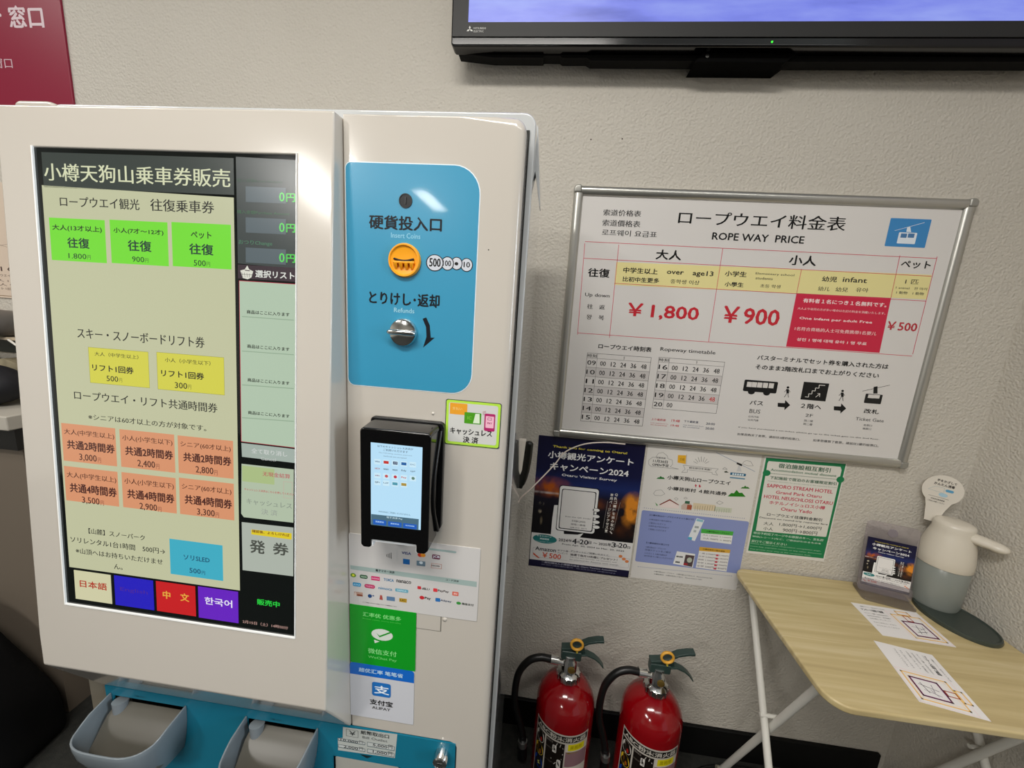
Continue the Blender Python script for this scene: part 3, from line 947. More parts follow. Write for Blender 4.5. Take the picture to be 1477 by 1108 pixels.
["t","Campaign Period",14.1,-333.8,71.5,-330,"#b0d0d0",0,4],
["t","2024",83.5,-324.2,111.2,-314.5,"#202028",1,4],
["t","年",111.7,-322.6,123.6,-314.3,"#202028",1,4],
["t","4",123.7,-327.2,137.8,-309.3,"#202028",1,4],
["t","月",137.6,-323.7,145.9,-315.8,"#202028",1,4],
["t","20",145.9,-326.2,171.5,-309.8,"#202028",1,4],
["t","日 ～ 2025年",171.3,-322.2,239.3,-311.4,"#202028",1,4],
["t","3",239,-324,252.2,-307.5,"#202028",1,4],
["t","月",251.9,-321.9,260.7,-314.2,"#202028",1,4],
["t","20",259.9,-322.7,284.3,-307.2,"#202028",1,4],
["t","日",285.1,-322.4,293.8,-314.7,"#202028",1,4],
["t","From Apr. 20, 2024 to Mar. 20, 2025",95.2,-335.8,277.9,-329.3,"#282830",1,4],
["f",9.8,-385.5,296,-354.1,0.5,"#80808c",2,2],
["t","Amazon",16.4,-362.6,79,-349.6,"#282830",1,4],
["t","￥500",38.8,-384.4,96.1,-366.4,"#d05030",1,4],
["t","ギフト券",83.5,-357.6,115.5,-350.8,"#383840",0,4],
["t","プレゼント",83,-365,114.8,-359.6,"#383840",0,4],
["t","アンケートにご回答いただくと、",122.5,-355,238.3,-348.6,"#383840",1,4],
["t","抽選で毎月10名様にプレゼント！",122.6,-367.1,261.6,-359.3,"#302830",1,4],
["t","Fill out the survey, 10 winners will",122.4,-374.1,260.1,-370.2,"#606068",0,4],
["t","be selected for Amazon each month.",122.1,-382,267.7,-377.7,"#606068",0,4],
["p",[[11.1,-371.1],[32.9,-387.4],[27.5,-388.2],[11.6,-377.6]],"#d05838",3],
["o",263.7,-354.5,274.9,-345.1,"#e08850",4],
["o",274.2,-362,285.4,-352.6,"#e08850",4],
["o",283.7,-368.7,294.9,-359.3,"#e08850",4],
["p",[[1.4,-394.8],[300,-393.5],[299.3,-413.7],[2,-416.2]],"#1c1a38",2],
["t","一般社団法人小樽観光協会 Otaru Tourism Association",38.3,-402.5,263.4,-396.5,"#b0b0c0",1,4],
["t","047-0007 小樽市港町5番3号　TEL 0134-33-2510  info@otaru.gr.jp",38.9,-410.4,260.8,-404.7,"#8888a0",0,4],],
'art': [
["t","営業再開",26.2,-36.9,51.5,-31.5,"#484848",0,3],
["t","11月30日",18.7,-49.2,58.7,-40.6,"#303030",1,3],
["t","OPEN予定",18.1,-59.9,63.2,-50.9,"#303030",1,3],
["l",8.5,-56.7,6.9,-44,0.8,"#707070",3],
["l",6.9,-44,15.9,-34.5,0.8,"#707070",3],
["l",15.9,-34.5,25.2,-33.5,0.8,"#707070",3],
["l",25.2,-33.5,29.9,-21.5,0.8,"#707070",3],
["l",29.9,-21.5,42.7,-17.7,0.8,"#707070",3],
["l",42.7,-17.7,54.8,-26.2,0.8,"#707070",3],
["l",54.8,-26.2,57.8,-34.4,0.8,"#707070",3],
["l",57.8,-34.4,70,-37.3,0.8,"#707070",3],
["l",70,-37.3,72.8,-49.8,0.8,"#707070",3],
["l",72.8,-49.8,66.9,-57.7,0.8,"#707070",3],
["l",66.9,-57.7,90.9,-62,0.8,"#707070",3],
["l",90.9,-62,59.6,-61.9,0.8,"#707070",3],
["l",59.6,-61.9,16.3,-62.3,0.8,"#707070",3],
["l",16.3,-62.3,8.5,-56.7,0.8,"#707070",3],
["p",[[83.3,-21.1],[105.2,-19.7],[107.2,-44.9],[85.2,-43]],"#e0aa30",3],
["t","合格",89.3,-36.8,103,-28.1,"#a07820",0,4],
["l",106.3,-16.6,109,-46.4,0.5,"#404040",3],
["l",137.9,-40.1,127.2,-35.4,0.8,"#404040",3],
["l",140,-37.3,130.8,-27.3,0.8,"#404040",3],
["l",143.5,-35.3,137.3,-21.5,0.8,"#404040",3],
["l",147.8,-34.2,145.5,-18.9,0.8,"#404040",3],
["l",152.3,-34.3,154.3,-19.7,0.8,"#404040",3],
["l",156.3,-35.6,162.2,-24.1,0.8,"#404040",3],
["l",159.1,-37.8,168,-31.1,0.8,"#404040",3],
["l",101.6,-48.9,195.5,-49.9,0.8,"#707070",3],
["l",195.5,-49.9,189.2,-58.6,0.8,"#707070",3],
["l",189.2,-58.6,196.5,-68.5,0.8,"#707070",3],
["l",196.5,-68.5,181.6,-66.7,0.8,"#707070",3],
["l",181.6,-66.7,180.8,-61.7,0.8,"#707070",3],
["l",180.8,-61.7,114.2,-61.2,0.8,"#707070",3],
["l",114.2,-61.2,115.3,-68.8,0.8,"#707070",3],
["l",115.3,-68.8,99.9,-70.5,0.8,"#707070",3],
["l",99.9,-70.5,108.2,-60.1,0.8,"#707070",3],
["l",108.2,-60.1,101.6,-48.9,0.8,"#707070",3],
["t","相互割引を実施！",117.6,-57.7,177.4,-51.5,"#404040",0,3],
["l",182.5,-3.3,291.9,-47.4,1.2,"#8090a8",3],
["p",[[241.1,-25.6],[255.9,-30.3],[255.3,-35.8],[240.8,-30.7]],"#202020",4],
["p",[[246.9,-33.4],[249.9,-33.1],[257.8,-51.2],[244.2,-51.8]],"#c8c8c8",3],
["r",229,-63.8,270.1,-56.4,"#2c6484",1,4],
["r",229.7,-73.1,269.8,-69.9,"#4884a4",1,4],
["t","●●●●●",234,-63,264.9,-58,"#d8e8f0",0,5],
["l",255.5,-28.3,259.3,-21.6,0.8,"#707070",3],
["l",259.3,-21.6,265.1,-18,0.8,"#707070",3],
["l",265.1,-18,275.9,-19.8,0.8,"#707070",3],
["l",275.9,-19.8,284.7,-31.4,0.8,"#707070",3],
["l",284.7,-31.4,270.6,-32.9,0.8,"#707070",3],
["l",270.6,-32.9,255.5,-28.3,0.8,"#707070",3],
["l",206.9,-49.5,211.7,-43.5,0.8,"#707070",3],
["l",211.7,-43.5,219.4,-49,0.8,"#707070",3],
["l",219.4,-49,206.9,-49.5,0.8,"#707070",3],
["l",32.4,-141.2,37.9,-131.7,0.8,"#707070",3],
["l",37.9,-131.7,52.7,-128.7,0.8,"#707070",3],
["l",52.7,-128.7,63.7,-139.8,0.8,"#707070",3],
["l",63.7,-139.8,54.2,-146.2,0.8,"#707070",3],
["l",54.2,-146.2,37.1,-147.3,0.8,"#707070",3],
["l",37.1,-147.3,32.4,-141.2,0.8,"#707070",3],
["l",91.4,-150.7,95.6,-147.1,0.8,"#707070",3],
["l",95.6,-147.1,101.7,-150.8,0.8,"#707070",3],
["l",101.7,-150.8,96.8,-155.8,0.8,"#707070",3],
["l",96.8,-155.8,91.4,-150.7,0.8,"#707070",3],
["l",116.6,-146.8,121.1,-142.8,0.8,"#707070",3],
["l",121.1,-142.8,126.3,-145.7,0.8,"#707070",3],
["l",126.3,-145.7,122,-148.9,0.8,"#707070",3],
["l",122,-148.9,116.6,-146.8,0.8,"#707070",3],
["l",206.1,-150.4,212.8,-143.5,0.8,"#707070",3],
["l",212.8,-143.5,224.4,-148.2,0.8,"#707070",3],
["l",224.4,-148.2,215.7,-154.5,0.8,"#707070",3],
["l",215.7,-154.5,206.1,-150.4,0.8,"#707070",3],
["p",[[34.6,-97.1],[38.8,-92.2],[42.3,-92.3],[45.2,-87.2],[49.3,-91.1],[52.7,-90.2],[58.2,-95.4]],"#2c7434",3],
["p",[[262.9,-100.4],[267,-95.6],[270.7,-95.7],[273.5,-90.6],[277.8,-94.4],[281.3,-93.5],[287,-98.5]],"#3c7c30",3],
["p",[[232.8,-128],[240.6,-116.6],[247.9,-116.8],[253.3,-105.8],[261.8,-114.1],[268.7,-112.3],[280.1,-123.4]],"#2c8020",3],
["p",[[212.1,-55.7],[217.8,-53.4],[224.6,-57.7],[214.1,-58.9]],"#404838",3],
["t","小樽天狗山ロープウエイ",63.7,-95.2,234.2,-82.1,"#181818",1,3],
["t","小樽芸術村 ４館共通券",67.9,-127.1,229.6,-115.2,"#181818",1,3],
["p",[[140.1,-105.7],[142.6,-101.1],[147.2,-105.8],[144.9,-106],[145.5,-110.3],[143.2,-110.6],[142.5,-105.9]],"#c04050",4],
["p",[[151.3,-101.8],[155.1,-101.8],[155.7,-105.7],[158.5,-105.8],[154.9,-110.5],[150.7,-105.8],[152.2,-105.6]],"#c04050",4],
["p",[[54.5,-172.8],[79.2,-154.7],[106.7,-169.2],[107.3,-179.8],[55.6,-181.6]],"#e8d8d4",3],
["p",[[52.2,-173.9],[79.1,-153.9],[108.2,-169],[104.3,-169.5],[79.7,-158.2],[54.8,-175.4]],"#803830",4],
["p",[[113,-169.4],[124,-157],[139.6,-161.8],[142.5,-181.4],[114.7,-181.6]],"#c8b4a8",3],
["r",121.6,-162.4,134.6,-154.2,"#406850",0,4],
["r",129.1,-179.2,142.2,-165.2,"#a85840",0,4],
["r",144.6,-176,205.4,-157.7,"#d8c8a8",0,3],
["r",144.6,-157.8,202.6,-157.7,"#b88c40",0,4],
["l",151.6,-165.7,151.6,-181.5,0.8,"#786850",4],
["l",158.2,-165,158.2,-180.7,0.8,"#786850",4],
["l",164.8,-164.2,164.8,-179.9,0.8,"#786850",4],
["l",171.4,-163.4,171.4,-179.1,0.8,"#786850",4],
["l",177.9,-162.6,177.9,-178.3,0.8,"#786850",4],
["l",184.5,-161.8,184.5,-177.5,0.8,"#786850",4],
["l",191,-161,191,-176.7,0.8,"#786850",4],
["l",197.6,-160.3,197.6,-176,0.8,"#786850",4],
["r",204,-175.9,250.2,-162,"#c8ccb8",0,3],
["r",204,-162,248,-162,"#607850",0,4],
["l",210.6,-167.9,210.6,-179.7,0.6,"#687868",4],
["l",217,-167.1,217,-178.9,0.6,"#687868",4],
["l",223.6,-166.4,223.6,-178.1,0.6,"#687868",4],
["l",230,-165.6,230,-177.4,0.6,"#687868",4],
["l",236.6,-164.8,236.6,-176.6,0.6,"#687868",4],
["l",243,-164,243,-175.8,0.6,"#687868",4],
["p",[[39.8,-168.3],[48.9,-176.1],[46.5,-179.1]],"#409040",3],
["r",7.1,-361.1,302.1,-196.4,"#8a96c8",5,1],
["r",11.3,-190.2,13.6,-188.2,"#8890b0",0,1],
["r",17.2,-378.5,19.5,-376.4,"#8890b0",0,1],
["r",17.3,-190.2,19.6,-188.2,"#8890b0",0,1],
["r",22.9,-378.4,25.3,-376.3,"#8890b0",0,1],
["r",23.3,-190.1,25.6,-188.2,"#8890b0",0,1],
["r",28.6,-378.2,31,-376.2,"#8890b0",0,1],
["r",29.3,-190.1,31.5,-188.2,"#8890b0",0,1],
["r",34.4,-378.1,36.7,-376,"#8890b0",0,1],
["r",35.2,-190.1,37.5,-188.1,"#8890b0",0,1],
["r",40.1,-377.9,42.4,-375.9,"#8890b0",0,1],
["r",41.2,-190.1,43.4,-188.1,"#8890b0",0,1],
["r",45.8,-377.8,48.1,-375.8,"#8890b0",0,1],
["r",47.1,-190.1,49.4,-188.1,"#8890b0",0,1],
["r",51.5,-377.7,53.8,-375.6,"#8890b0",0,1],
["r",53.1,-190,55.3,-188.1,"#8890b0",0,1],
["r",57.2,-377.5,59.5,-375.5,"#8890b0",0,1],
["r",59,-190,61.3,-188.1,"#8890b0",0,1],
["r",62.9,-377.4,65.2,-375.3,"#8890b0",0,1],
["r",64.9,-190,67.2,-188,"#8890b0",0,1],
["r",68.6,-377.3,70.9,-375.2,"#8890b0",0,1],
["r",70.9,-190,73.1,-188,"#8890b0",0,1],
["r",74.3,-377.1,76.6,-375.1,"#8890b0",0,1],
["r",76.8,-190,79.1,-188,"#8890b0",0,1],
["r",79.9,-377,82.3,-374.9,"#8890b0",0,1],
["r",82.7,-189.9,85,-188,"#8890b0",0,1],
["r",85.6,-376.9,87.9,-374.8,"#8890b0",0,1],
["r",88.6,-189.9,90.9,-188,"#8890b0",0,1],
["r",91.3,-376.7,93.6,-374.7,"#8890b0",0,1],
["r",94.5,-189.9,96.8,-187.9,"#8890b0",0,1],
["r",96.9,-376.6,99.3,-374.5,"#8890b0",0,1],
["r",100.4,-189.9,102.7,-187.9,"#8890b0",0,1],
["r",102.6,-376.5,104.9,-374.4,"#8890b0",0,1],
["r",106.3,-189.9,108.6,-187.9,"#8890b0",0,1],
["r",108.2,-376.3,110.6,-374.3,"#8890b0",0,1],
["r",112.2,-189.8,114.5,-187.9,"#8890b0",0,1],
["r",113.9,-376.2,116.2,-374.1,"#8890b0",0,1],
["r",118.1,-189.8,120.3,-187.9,"#8890b0",0,1],
["r",119.5,-376.1,121.9,-374,"#8890b0",0,1],
["r",124,-189.8,126.2,-187.9,"#8890b0",0,1],
["r",125.2,-375.9,127.5,-373.9,"#8890b0",0,1],
["r",129.8,-189.8,132.1,-187.8,"#8890b0",0,1],
["r",130.8,-375.8,133.1,-373.7,"#8890b0",0,1],
["r",135.7,-189.8,138,-187.8,"#8890b0",0,1],
["r",136.4,-375.7,138.7,-373.6,"#8890b0",0,1],
["r",141.6,-189.7,143.8,-187.8,"#8890b0",0,1],
["r",142,-375.5,144.4,-373.5,"#8890b0",0,1],
["r",147.4,-189.7,149.7,-187.8,"#8890b0",0,1],
["r",147.6,-375.4,150,-373.3,"#8890b0",0,1],
["r",153.3,-189.7,155.5,-187.8,"#8890b0",0,1],
["r",153.3,-375.3,155.6,-373.2,"#8890b0",0,1],
["r",159.1,-189.7,161.4,-187.7,"#8890b0",0,1],
["r",158.9,-375.1,161.2,-373.1,"#8890b0",0,1],
["r",164.9,-189.7,167.2,-187.7,"#8890b0",0,1],
["r",164.5,-375,166.8,-372.9,"#8890b0",0,1],
["r",170.8,-189.7,173,-187.7,"#8890b0",0,1],
["r",170,-374.9,172.4,-372.8,"#8890b0",0,1],
["r",176.6,-189.6,178.8,-187.7,"#8890b0",0,1],
["r",175.6,-374.7,178,-372.7,"#8890b0",0,1],
["r",182.4,-189.6,184.7,-187.7,"#8890b0",0,1],
["r",181.2,-374.6,183.6,-372.6,"#8890b0",0,1],
["r",188.2,-189.6,190.5,-187.6,"#8890b0",0,1],
["r",186.8,-374.5,189.1,-372.4,"#8890b0",0,1],
["r",194,-189.6,196.3,-187.6,"#8890b0",0,1],
["r",192.4,-374.3,194.7,-372.3,"#8890b0",0,1],
["r",199.8,-189.6,202.1,-187.6,"#8890b0",0,1],
["r",197.9,-374.2,200.3,-372.2,"#8890b0",0,1],
["r",205.6,-189.5,207.9,-187.6,"#8890b0",0,1],
["r",203.5,-374.1,205.8,-372,"#8890b0",0,1],
["r",211.4,-189.5,213.7,-187.6,"#8890b0",0,1],
["r",209.1,-373.9,211.4,-371.9,"#8890b0",0,1],
["r",217.2,-189.5,219.5,-187.6,"#8890b0",0,1],
["r",214.6,-373.8,216.9,-371.8,"#8890b0",0,1],
["r",223,-189.5,225.3,-187.5,"#8890b0",0,1],
["r",220.2,-373.7,222.5,-371.6,"#8890b0",0,1],
["r",228.8,-189.5,231,-187.5,"#8890b0",0,1],
["r",225.7,-373.5,228,-371.5,"#8890b0",0,1],
["r",234.5,-189.4,236.8,-187.5,"#8890b0",0,1],
["r",231.2,-373.4,233.6,-371.4,"#8890b0",0,1],
["r",240.3,-189.4,242.6,-187.5,"#8890b0",0,1],
["r",236.8,-373.3,239.1,-371.2,"#8890b0",0,1],
["r",246.1,-189.4,248.3,-187.5,"#8890b0",0,1],
["r",242.3,-373.1,244.6,-371.1,"#8890b0",0,1],
["r",251.8,-189.4,254.1,-187.4,"#8890b0",0,1],
["r",247.8,-373,250.1,-371,"#8890b0",0,1],
["r",257.6,-189.4,259.8,-187.4,"#8890b0",0,1],
["r",253.3,-372.9,255.7,-370.8,"#8890b0",0,1],
["r",263.3,-189.3,265.6,-187.4,"#8890b0",0,1],
["r",258.8,-372.7,261.2,-370.7,"#8890b0",0,1],
["r",269,-189.3,271.3,-187.4,"#8890b0",0,1],
["r",264.3,-372.6,266.7,-370.6,"#8890b0",0,1],
["r",274.8,-189.3,277,-187.4,"#8890b0",0,1],
["r",269.8,-372.5,272.2,-370.5,"#8890b0",0,1],
["r",280.5,-189.3,282.8,-187.4,"#8890b0",0,1],
["r",275.3,-372.3,277.7,-370.3,"#8890b0",0,1],
["r",286.2,-189.3,288.5,-187.3,"#8890b0",0,1],
["r",280.8,-372.2,283.2,-370.2,"#8890b0",0,1],
["t","【小樽天狗山ロープウエイチケット窓口で】",30.6,-211.4,152.4,-206.1,"#303858",1,3],
["t","小樽芸術村４館共通券を",30.4,-225,93.5,-220.2,"#404868",0,3],
["t","ご提示いただくと",30.8,-236.4,79,-230.6,"#404868",0,3],
["t","往復料金が割引料金で",31.3,-245.2,88.3,-240.6,"#404868",0,3],
["t","ご利用いただけます",31.7,-256,82.4,-250.6,"#404868",0,3],
["p",[[160.3,-202.8],[181.8,-206.5],[165.6,-274.6],[144.9,-270]],"#e4e8ea",3],
["p",[[145.9,-263.4],[156.8,-263.8],[156.5,-273],[144.9,-270]],"#58a8c8",4],
["p",[[161.7,-204.5],[179.4,-206.7],[178.9,-214],[160.4,-211.8]],"#90c0d0",4],
["r",158.7,-234,170,-227.3,"#a0a8a8",0,4],
["r",157.8,-247.3,164.8,-240.1,"#b0b8b8",0,4],
["p",[[177.9,-233.9],[265.9,-231.7],[265.2,-244.4],[178.8,-247.4]],"#4cae48",3],
["t","小樽天狗山ロープウエイ",192.1,-242.2,255.7,-237.3,"#185018",1,4],
["p",[[178.8,-247.4],[265.2,-244.4],[265.7,-271.5],[180.1,-270]],"#e6e6e4",3],
["t","大人 1,800円 → 1,600円",184.6,-254.4,261.5,-250.2,"#605c60",0,4],
["t","小人 900円 → 800円",186,-264.7,263.1,-259.5,"#605c60",0,4],
["p",[[181.2,-290.9],[266.5,-288.7],[266.3,-299.8],[181.9,-303.3]],"#d8a840",3],
["t","小樽芸術村４館共通券",190.9,-298.9,252.2,-293.8,"#604010",1,4],
["p",[[181.9,-303.3],[266.3,-299.8],[266.6,-359.1],[180.2,-358]],"#e6e4e0",3],
["t","一般 2,900円→2,700円",182.9,-312.6,264,-307.7,"#605058",0,4],
["t","大学 2,000円→1,800円",182.8,-322.8,264,-317.9,"#605058",0,4],
["t","高校 1,500円→1,400円",182.7,-333,264.1,-328,"#605058",0,4],
["t","中学 1,000円→900円",182.6,-343.5,264.1,-338.1,"#605058",0,4],
["t","小学 500円→450円",182.5,-354.1,264.2,-348,"#605058",0,4],
["r",229.9,-313.8,237.1,-308.4,"#c84858",0,4.5],
["r",229.9,-324.5,237.2,-319,"#c84858",0,4.5],
["r",230,-335.2,237.2,-329.6,"#c84858",0,4.5],
["r",230,-345.9,237.3,-340.3,"#c84858",0,4.5],
["r",230.1,-356.6,237.4,-351.1,"#c84858",0,4.5],
["t","【小樽芸術村の窓口で】",31.5,-299.5,95.6,-294,"#303858",1,3],
["t","小樽天狗山ロープウエイの",31.1,-313.3,89.3,-308,"#404868",0,3],
["t","往復チケットをご提示",31.1,-322.7,104.7,-316.6,"#404868",0,3],
["t","いただくと４館共通券が",31.1,-333.1,95.2,-327.6,"#404868",0,3],
["t","割引料金でご購入いただけます",31.1,-341.7,112.6,-336.8,"#404868",0,3],
["p",[[121,-312.8],[172.7,-315.1],[172.3,-359.1],[115.3,-354.3]],"#e8e8e6",3],
["p",[[146.4,-320.5],[171.6,-320.9],[169.6,-357.6],[144.8,-354.9]],"#584848",4],
["o",152.4,-344.8,166.9,-328.1,"#b8c0b0",4.5],
["r",145,-353.9,156,-347.9,"#a83038",0,4.5],
["t","●● ●●●",121.7,-332.2,139.9,-326.7,"#282828",1,4],
["t","●●●",121.3,-350.4,133.5,-344.5,"#202020",1,4],
["t","小樽天狗山ロープウエイ　小樽市最上2丁目16-15　Phone.0134-33-7381",64.9,-388.5,230.9,-384.3,"#585858",0,3],
["t","小樽芸術村　小樽市色内1丁目3-1　Phone.0134-31-1033",65.9,-396.9,203,-392.5,"#585858",0,3],],
'green': [
["p",[[4.3,-4.8],[206.3,-1.4],[205.9,-282.8],[4.5,-285.5]],"#1c7c4c",1],
["p",[[12.3,-13.7],[194.8,-10.8],[199.2,-19.9],[200,-215.8],[197.1,-217.3],[14.6,-221.5],[14.4,-214.5],[10.3,-20.4]],"#dcdad2",2],
["o",2.9,-56.9,23.2,-39.4,"#1c7c4c",3],
["o",191.8,-55.6,211.3,-37.6,"#1c7c4c",3],
["t","宿泊施設相互割引",39.5,-30.6,172.2,-16.7,"#2c5c40",1,3],
["t","Accommodation mutual discount",21.7,-40.9,189.9,-33.8,"#387050",1,3],
["r",23.8,-49.2,26.1,-47.3,"#486850",0,3],
["r",28.2,-49.2,30.5,-47.3,"#486850",0,3],
["r",32.5,-49.2,34.8,-47.2,"#486850",0,3],
["r",36.9,-49.1,39.2,-47.2,"#486850",0,3],
["r",41.2,-49.1,43.5,-47.1,"#486850",0,3],
["r",45.5,-49,47.8,-47.1,"#486850",0,3],
["r",49.9,-49,52.2,-47.1,"#486850",0,3],
["r",54.2,-49,56.5,-47,"#486850",0,3],
["r",58.5,-48.9,60.8,-47,"#486850",0,3],
["r",62.9,-48.9,65.2,-47,"#486850",0,3],
["r",67.2,-48.9,69.5,-46.9,"#486850",0,3],
["r",71.5,-48.8,73.8,-46.9,"#486850",0,3],
["r",75.8,-48.8,78.1,-46.9,"#486850",0,3],
["r",80.1,-48.7,82.4,-46.8,"#486850",0,3],
["r",84.4,-48.7,86.7,-46.8,"#486850",0,3],
["r",88.7,-48.7,91,-46.7,"#486850",0,3],
["r",93.1,-48.6,95.3,-46.7,"#486850",0,3],
["r",97.4,-48.6,99.6,-46.7,"#486850",0,3],
["r",101.6,-48.6,103.9,-46.6,"#486850",0,3],
["r",105.9,-48.5,108.2,-46.6,"#486850",0,3],
["r",110.2,-48.5,112.5,-46.6,"#486850",0,3],
["r",114.5,-48.4,116.8,-46.5,"#486850",0,3],
["r",118.8,-48.4,121.1,-46.5,"#486850",0,3],
["r",123.1,-48.4,125.4,-46.4,"#486850",0,3],
["r",127.4,-48.3,129.7,-46.4,"#486850",0,3],
["r",131.6,-48.3,133.9,-46.4,"#486850",0,3],
["r",135.9,-48.3,138.2,-46.3,"#486850",0,3],
["r",140.2,-48.2,142.5,-46.3,"#486850",0,3],
["r",144.4,-48.2,146.7,-46.3,"#486850",0,3],
["r",148.7,-48.1,151,-46.2,"#486850",0,3],
["r",153,-48.1,155.3,-46.2,"#486850",0,3],
["r",157.2,-48.1,159.5,-46.2,"#486850",0,3],
["r",161.5,-48,163.8,-46.1,"#486850",0,3],
["r",165.7,-48,168,-46.1,"#486850",0,3],
["r",170,-48,172.3,-46,"#486850",0,3],
["r",174.2,-47.9,176.5,-46,"#486850",0,3],
["r",178.4,-47.9,180.7,-46,"#486850",0,3],
["r",182.7,-47.9,185,-45.9,"#486850",0,3],
["r",186.9,-47.8,189.2,-45.9,"#486850",0,3],
["r",191.1,-47.8,193.4,-45.9,"#486850",0,3],
["t","下記施設で宿泊のお客様限定割引",23.7,-64.6,194.9,-55.1,"#2c5c40",1,3],
["t","Exclusive discounts for guests staying at the following facilities",20.4,-72,197.1,-69.4,"#487858",0,3],
["t","SAPPORO STREAM HOTEL",20.1,-89.1,190.3,-78.4,"#c03450",1,3],
["t","Grand Park Otaru",46.6,-105.2,164.9,-95.9,"#c03450",1,3],
["t","HOTEL NEUSCHLOSS OTARU",18.1,-121.5,196.7,-111.3,"#c03450",1,3],
["t","ホテルノイシュロス小樽",34.9,-137.8,179.9,-126.8,"#c03450",1,3],
["t","Otaru Yado",68.4,-153.3,149.8,-143.2,"#c03450",1,3],
["t","ロープウエイ往復料金割引",35.3,-173.2,179.4,-163.6,"#282c28",1,3],
["t","Discount on round-trip ropeway fare",17.3,-183.4,196.5,-177.4,"#282c28",1,3],
["t","大人",31.1,-201.3,57.9,-191.2,"#384038",0,3],
["t","1,800円→1,600円",72.5,-199.8,182.7,-189.1,"#384038",0,3],
["t","小人",33.1,-216.6,59,-206.4,"#384038",0,3],
["t","900円→800円",84.3,-216.1,174.9,-204.1,"#384038",0,3],
["t","宿泊予約完了ページやお部屋のキー、支払控",9.6,-231.7,195.3,-224.2,"#d0e4d4",0,3],
["t","領収(レシート)など、ご宿泊がわかるものを",8.3,-242.7,191.1,-236.3,"#d0e4d4",0,3],
["t","窓口でご提示ください",8.4,-257.4,103.6,-249.5,"#d0e4d4",0,3],
["t","Please present your reservation completion page,",7.9,-263.4,195.1,-259.6,"#a8d0b4",0,3],
["t","room key, payment receipt, or any other document",8.3,-272,198.4,-268.1,"#a8d0b4",0,3],
["t","that proves your stay at the reception desk.",8.4,-280.6,172,-276.8,"#a8d0b4",0,3],],
'red': [
["t","窓口",-160.2,261.8,-53.6,315.4,"#dcc8ce",1,3],
["t","チケット",-438.3,268.4,-180.5,321.9,"#d8c8cc",1,3],
["t","售票窗口",-295.9,165.1,-170.5,191.5,"#c8a8b0",0,3],],
'tv': [
["p",[[43.7,30.6],[45.7,34.1],[43.4,37.6],[41.3,34.1]],"#d8d8d4",2],
["p",[[43.7,30.6],[39,30.5],[36.7,27],[41.4,27.1]],"#d8d8d4",2],
["p",[[43.7,30.6],[46.3,27.1],[51,27],[48.4,30.4]],"#d8d8d4",2],
["t","MITSUBISHI",52.2,30.7,80.2,34.7,"#b8b8b4",1,3],
["t","ELECTRIC",52.5,24.8,75.7,28.8,"#b8b8b4",1,3],],
}
# ------------------------------------------------------------------ the room
def wall_mat(name, c, c2):
    m = mat(name, c, rough=0.62, spec=0.35, var=(1.6, 0.5, c2))
    nt = m.node_tree; p = nt.nodes['Principled BSDF']
    tc = nt.nodes.new('ShaderNodeTexCoord')
    n1 = nt.nodes.new('ShaderNodeTexNoise'); n1.inputs['Scale'].default_value = 210; n1.inputs['Detail'].default_value = 4; n1.inputs['Roughness'].default_value = 0.6
    n2 = nt.nodes.new('ShaderNodeTexVoronoi'); n2.inputs['Scale'].default_value = 170; n2.feature = 'SMOOTH_F1'
    nt.links.new(tc.outputs['Object'], n1.inputs['Vector']); nt.links.new(tc.outputs['Object'], n2.inputs['Vector'])
    ad = nt.nodes.new('ShaderNodeMath'); ad.operation = 'ADD'
    nt.links.new(n1.outputs['Fac'], ad.inputs[0]); nt.links.new(n2.outputs['Distance'], ad.inputs[1])
    b = nt.nodes.new('ShaderNodeBump'); b.inputs['Strength'].default_value = 0.8; b.inputs['Distance'].default_value = 0.0022
    nt.links.new(ad.outputs[0], b.inputs['Height']); nt.links.new(b.outputs[0], p.inputs['Normal'])
    return m


M_wall = wall_mat('wall_texture', '#c7c2b8', '#bcb6ab')
M_white = mat('kiosk_paint', '#c3bcb2', rough=0.16, coat=0.5, spec=0.5)
M_side = mat('kiosk_side_paint', '#c2c4c4', rough=0.1, coat=1.0)
M_black = mat('black_plastic', '#0b0b0c', rough=0.32)
M_gloss = mat('gloss_black', '#050506', rough=0.08, spec=0.6)
M_teal = mat('teal_panel', '#12728c', rough=0.25, coat=0.3)
M_cyan = mat('cyan_decal', '#3590b4', rough=0.3, coat=0.2)
M_chrome = mat('chrome', '#d8d8d6', rough=0.12, metal=1.0)
M_alu = mat('aluminium', '#c2c1bb', rough=0.3, metal=0.85, bump=(40, 0.02, 0.0005))
M_wtube = mat('white_steel_tube', '#dcdad2', rough=0.3)
M_paper = mat('paper', '#dcd9d4', rough=0.5)

tag(box('wall_back', -4.2, 1.085, 0, 0.12, -0.05, 2.8, M_wall), kind='structure')
tag(box('wall_right', 1.085, 1.2, -1.0, 0.12, -0.05, 2.8, M_wall), kind='structure')
M_floor = mat('dark_carpet', '#181916', rough=0.9, bump=(300, 0.6, 0.003), var=(60, 0.6, '#2a2a25'))
tag(box('floor', -4.2, 3.5, -7.5, 0.12, -0.1, 0.0, M_floor), kind='structure')
tag(box('ceiling', -4.2, 3.5, -7.5, 0.12, 2.8, 2.9, mat('ceiling_board', '#c8c4ba', rough=0.9)), kind='structure')
tag(box('wall_left', -4.3, -4.2, -7.5, 0.12, -0.05, 2.8, M_wall), kind='structure')
tag(box('wall_front', -4.2, 3.5, -7.6, -7.5, -0.05, 2.8, M_wall), kind='structure')
tag(box('baseboard_back', -4.2, 1.062, -0.012, 0.0, 0.0, 0.104, mat('black_vinyl', '#040404', rough=0.6, spec=0.25), bev=0.003), kind='structure')
